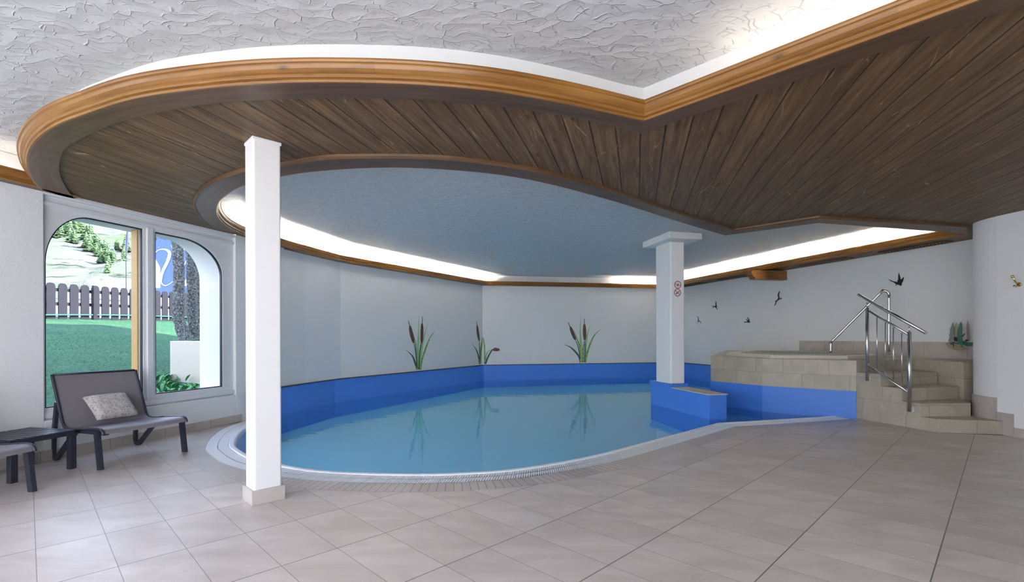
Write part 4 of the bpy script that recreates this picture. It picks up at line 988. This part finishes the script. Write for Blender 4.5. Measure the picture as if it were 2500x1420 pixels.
stroke([(1040, 1065), (1100, 1060), (1160, 1030), (1200, 980), (1170, 935), (1110, 940), (1060, 990), (1040, 1060)], [10, 12, 16, 20, 18, 16, 14, 12]); stroke([(1130, 1265), (1165, 1245), (1200, 1200)], [20, 18, 14])
def letter(ch, u, v, hpx):
    cu = bpy.data.curves.new('lettering', 'FONT'); cu.body = ch; cu.size = hpx * D0 / F * 1.4; cu.extrude = .003
    o0 = bpy.data.objects.new('lettering', cu); C.objects.link(o0); bpy.context.view_layer.update()
    me = bpy.data.meshes.new_from_object(o0.evaluated_get(bpy.context.evaluated_depsgraph_get())); bpy.data.objects.remove(o0); me.materials.clear(); me.materials.append(M['signtext'])
    o = bpy.data.objects.new('lettering', me); C.objects.link(o); o['glyph'] = 1; o.parent = sg; o.location = at(u, v, D0) - sg.location - Vector((0, .01, 0)); o.rotation_euler = (PI / 2, 0, 0)
for ch, u, v in (('W', 418.5, 608), ('E', 429, 609), ('L', 439, 610), ('C', 448, 612), ('O', 458.5, 613), ('M', 470, 614), ('E', 483, 615)): letter(ch, u, v, 7)
stroke([(160, 405), (161, 409)], [14, 14])
for c in sg.children:
    if 'glyph' not in c: c.matrix_parent_inverse = Matrix.Translation(sg.location).inverted()
mb = MB(); D1 = 17.2; hp = [(360, 704), (391.5, 704), (391.5, 656), (380, 634), (360, 600)]
fr = [at(u, v, D1) for u, v in hp]; bk = [p + Vector((-.19, .25, 0)) for p in fr]; mb.face(fr); mb.face(bk[::-1])
for i in range(5): mb.face([fr[i], fr[(i + 1) % 5], bk[(i + 1) % 5], bk[i]])
tag(mb.build('white_gabled_hut', M['extwall']), 'small white gabled hut in front of the blue board', 'hut')
# hillside
mb = MB(); P = []
for i in range(38):
    D = 16 + i * 9.0; row = []
    for j in range(50):
        X = D * (-1.55 + j * .032); z = 2.2 + (D - 34) * .300 + 1.0 * math.sin(X * .07 + D * .02) + .7 * math.sin(X * .17 - D * .05) + random.uniform(-.5, .5); row.append((X, D, z))
    P.append(row)
mb.grid(P); hill = S(mb.build('ground_hillside', M['hill']))
def hillz(X, D): return 2.2 + (D - 34) * .300 + 1.0 * math.sin(X * .07 + D * .02) + .7 * math.sin(X * .17 - D * .05)
def conifer_mesh(seed):
    r = random.Random(seed); mb = MB()
    for lv in range(18):
        z0 = .06 + lv * .051; rad = r.uniform(.20, .32) * (1 - lv / 18.5) ** .75; n = 8
        for k in range(n):
            a = 2 * PI * (k + r.random()) / n; l = rad * r.uniform(.7, 1.15); w = l * .36; ca, sa = math.cos(a), math.sin(a)
            mb.face([(0, 0, z0 + .10), (ca * l * .6 - sa * w, sa * l * .6 + ca * w, z0 + .01), (ca * l, sa * l, z0 - .03), (ca * l * .6 + sa * w, sa * l * .6 - ca * w, z0 + .01)])
    return mb
cm = [conifer_mesh(q) for q in range(3)]; cmeshes = []
for q in range(3):
    o = cm[q].build('foliage', M['needle'], None, weld=False); cmeshes.append(o.data); bpy.data.objects.remove(o)
tm = MB(); tm.tube([(0, 0, -.1), (0, 0, .9)], [.018, .006], 6); o = tm.build('trunk', M['bark'], None); tmesh = o.data; bpy.data.objects.remove(o)
rt = random.Random(11)
line = [(128, 590), (150, 590), (172, 600), (195, 612), (215, 622), (235, 640), (252, 655), (272, 668), (290, 685), (308, 690)]
sp = []
for k in range(150):
    f = rt.random() ** .9 * .9; i = f * 8; a = line[int(i)]; b = line[int(i) + 1]; g = i - int(i); u = a[0] + (b[0] - a[0]) * g; v = a[1] + (b[1] - a[1]) * g - rt.random() * (62 - 45 * f) - 4
    sp.append((u + rt.uniform(-5, 5), v))
sp += [(330 - 22, 616), (286, 612), (303, 646), (262, 705 - 30), (160, 545), (140, 560)]
done = []
for n_, (u, v) in enumerate(sp):
    r = (u - 1250) / F; D = 40
    while D < 340 and CAMZ + (hor(u) - v) * D / F > hillz(r * D, D): D += 2
    if D >= 330: continue
    if any(abs(u - a) < 8 and abs(v - b) < 14 for a, b in done): continue
    root = thing('conifer', 'light green conifer standing in the wood on the sunlit hillside', 'tree', (r * D, D, hillz(r * D, D) - .3), rt.uniform(0, 6), 'conifers on the hillside')
    done.append((u, v)); h = rt.uniform(30, 50) * D / F; root.scale = (h * 1.15, h * 1.15, h)
    for md, nm in ((cmeshes[n_ % 3], 'foliage'), (tmesh, 'trunk')): o = bpy.data.objects.new(nm, md); C.objects.link(o); o.parent = root
fl_ = thing('feather_flag', 'narrow slate blue flag on a thin pole beyond the fence', 'flag', at(309, 700, 24))
mb = MB(); b0 = fl_.location; mb.tube([(0, 0, hillz(b0.x, b0.y) - b0.z - .3), at(308, 640, 24) - b0, at(310.5, 568, 24) - b0, at(313, 562, 24) - b0], .018, 6); mb.build('pole', M['chair'], fl_)
mb = MB(); L_ = [(310, 566), (306.5, 590), (306, 605), (308.5, 622)]; R_ = [(313.5, 562), (313, 585), (311, 605), (309.5, 622)]
lf = [at(u, v, 24) - b0 for u, v in L_]; rf = [at(u, v, 24) - b0 + Vector((0, .05, 0)) for u, v in R_]
for i in range(3): mb.face([lf[i], rf[i], rf[i + 1], lf[i + 1]])
mb.build('banner', M['flag'], fl_, smooth=True)

# ------------------------------------------------------------------ light, sky, camera
sun = bpy.data.lights.new('sun', 'SUN'); sun.energy = 9.0; sun.angle = .01; sun.color = (1, .96, .88)
so = bpy.data.objects.new('sun', sun); C.objects.link(so); d = Vector((-.62, -.12, -.60)); so.rotation_euler = d.to_track_quat('-Z', 'Y').to_euler()
w = bpy.data.worlds.new('sky'); bpy.context.scene.world = w; w.use_nodes = True; t = w.node_tree; t.nodes.clear()
tc = t.nodes.new('ShaderNodeTexCoord'); sx = t.nodes.new('ShaderNodeSeparateXYZ'); t.links.new(tc.outputs['Generated'], sx.inputs[0])
rp = t.nodes.new('ShaderNodeValToRGB'); t.links.new(sx.outputs[2], rp.inputs[0]); e = rp.color_ramp.elements
e[0].position = .0; e[0].color = (.93, .95, 1, 1); e[1].position = .6; e[1].color = (.52, .66, 1, 1)
bg = t.nodes.new('ShaderNodeBackground'); bg.inputs[1].default_value = 2.4; t.links.new(rp.outputs[0], bg.inputs[0])
ow = t.nodes.new('ShaderNodeOutputWorld'); t.links.new(bg.outputs[0], ow.inputs[0])

cam = bpy.data.cameras.new('camera'); cam.sensor_width = 36; cam.lens = 36 * F / 2500; cam.shift_y = 111 / 2500; cam.clip_start = .05; cam.clip_end = 1000
co = bpy.data.objects.new('camera', cam); C.objects.link(co)
ph = math.radians(.17)
right = Vector((math.cos(ph), 0, -math.sin(ph))); upv = Vector((math.sin(ph), 0, math.cos(ph))); back = Vector((0, -1, 0))
mt = Matrix((right, upv, back)).transposed().to_4x4(); mt.translation = (0, 0, CAMZ); co.matrix_world = mt
sc = bpy.context.scene; sc.camera = co
sc.view_settings.view_transform = 'Standard'; sc.view_settings.look = 'None'; sc.view_settings.gamma = 1; sc.view_settings.use_curve_mapping = False
sc.view_settings.exposure = 1.74
sc.cycles.max_bounces = 6; sc.cycles.diffuse_bounces = 4; sc.cycles.glossy_bounces = 3; sc.cycles.transparent_max_bounces = 8; sc.cycles.use_adaptive_sampling = True; sc.cycles.adaptive_threshold = .05
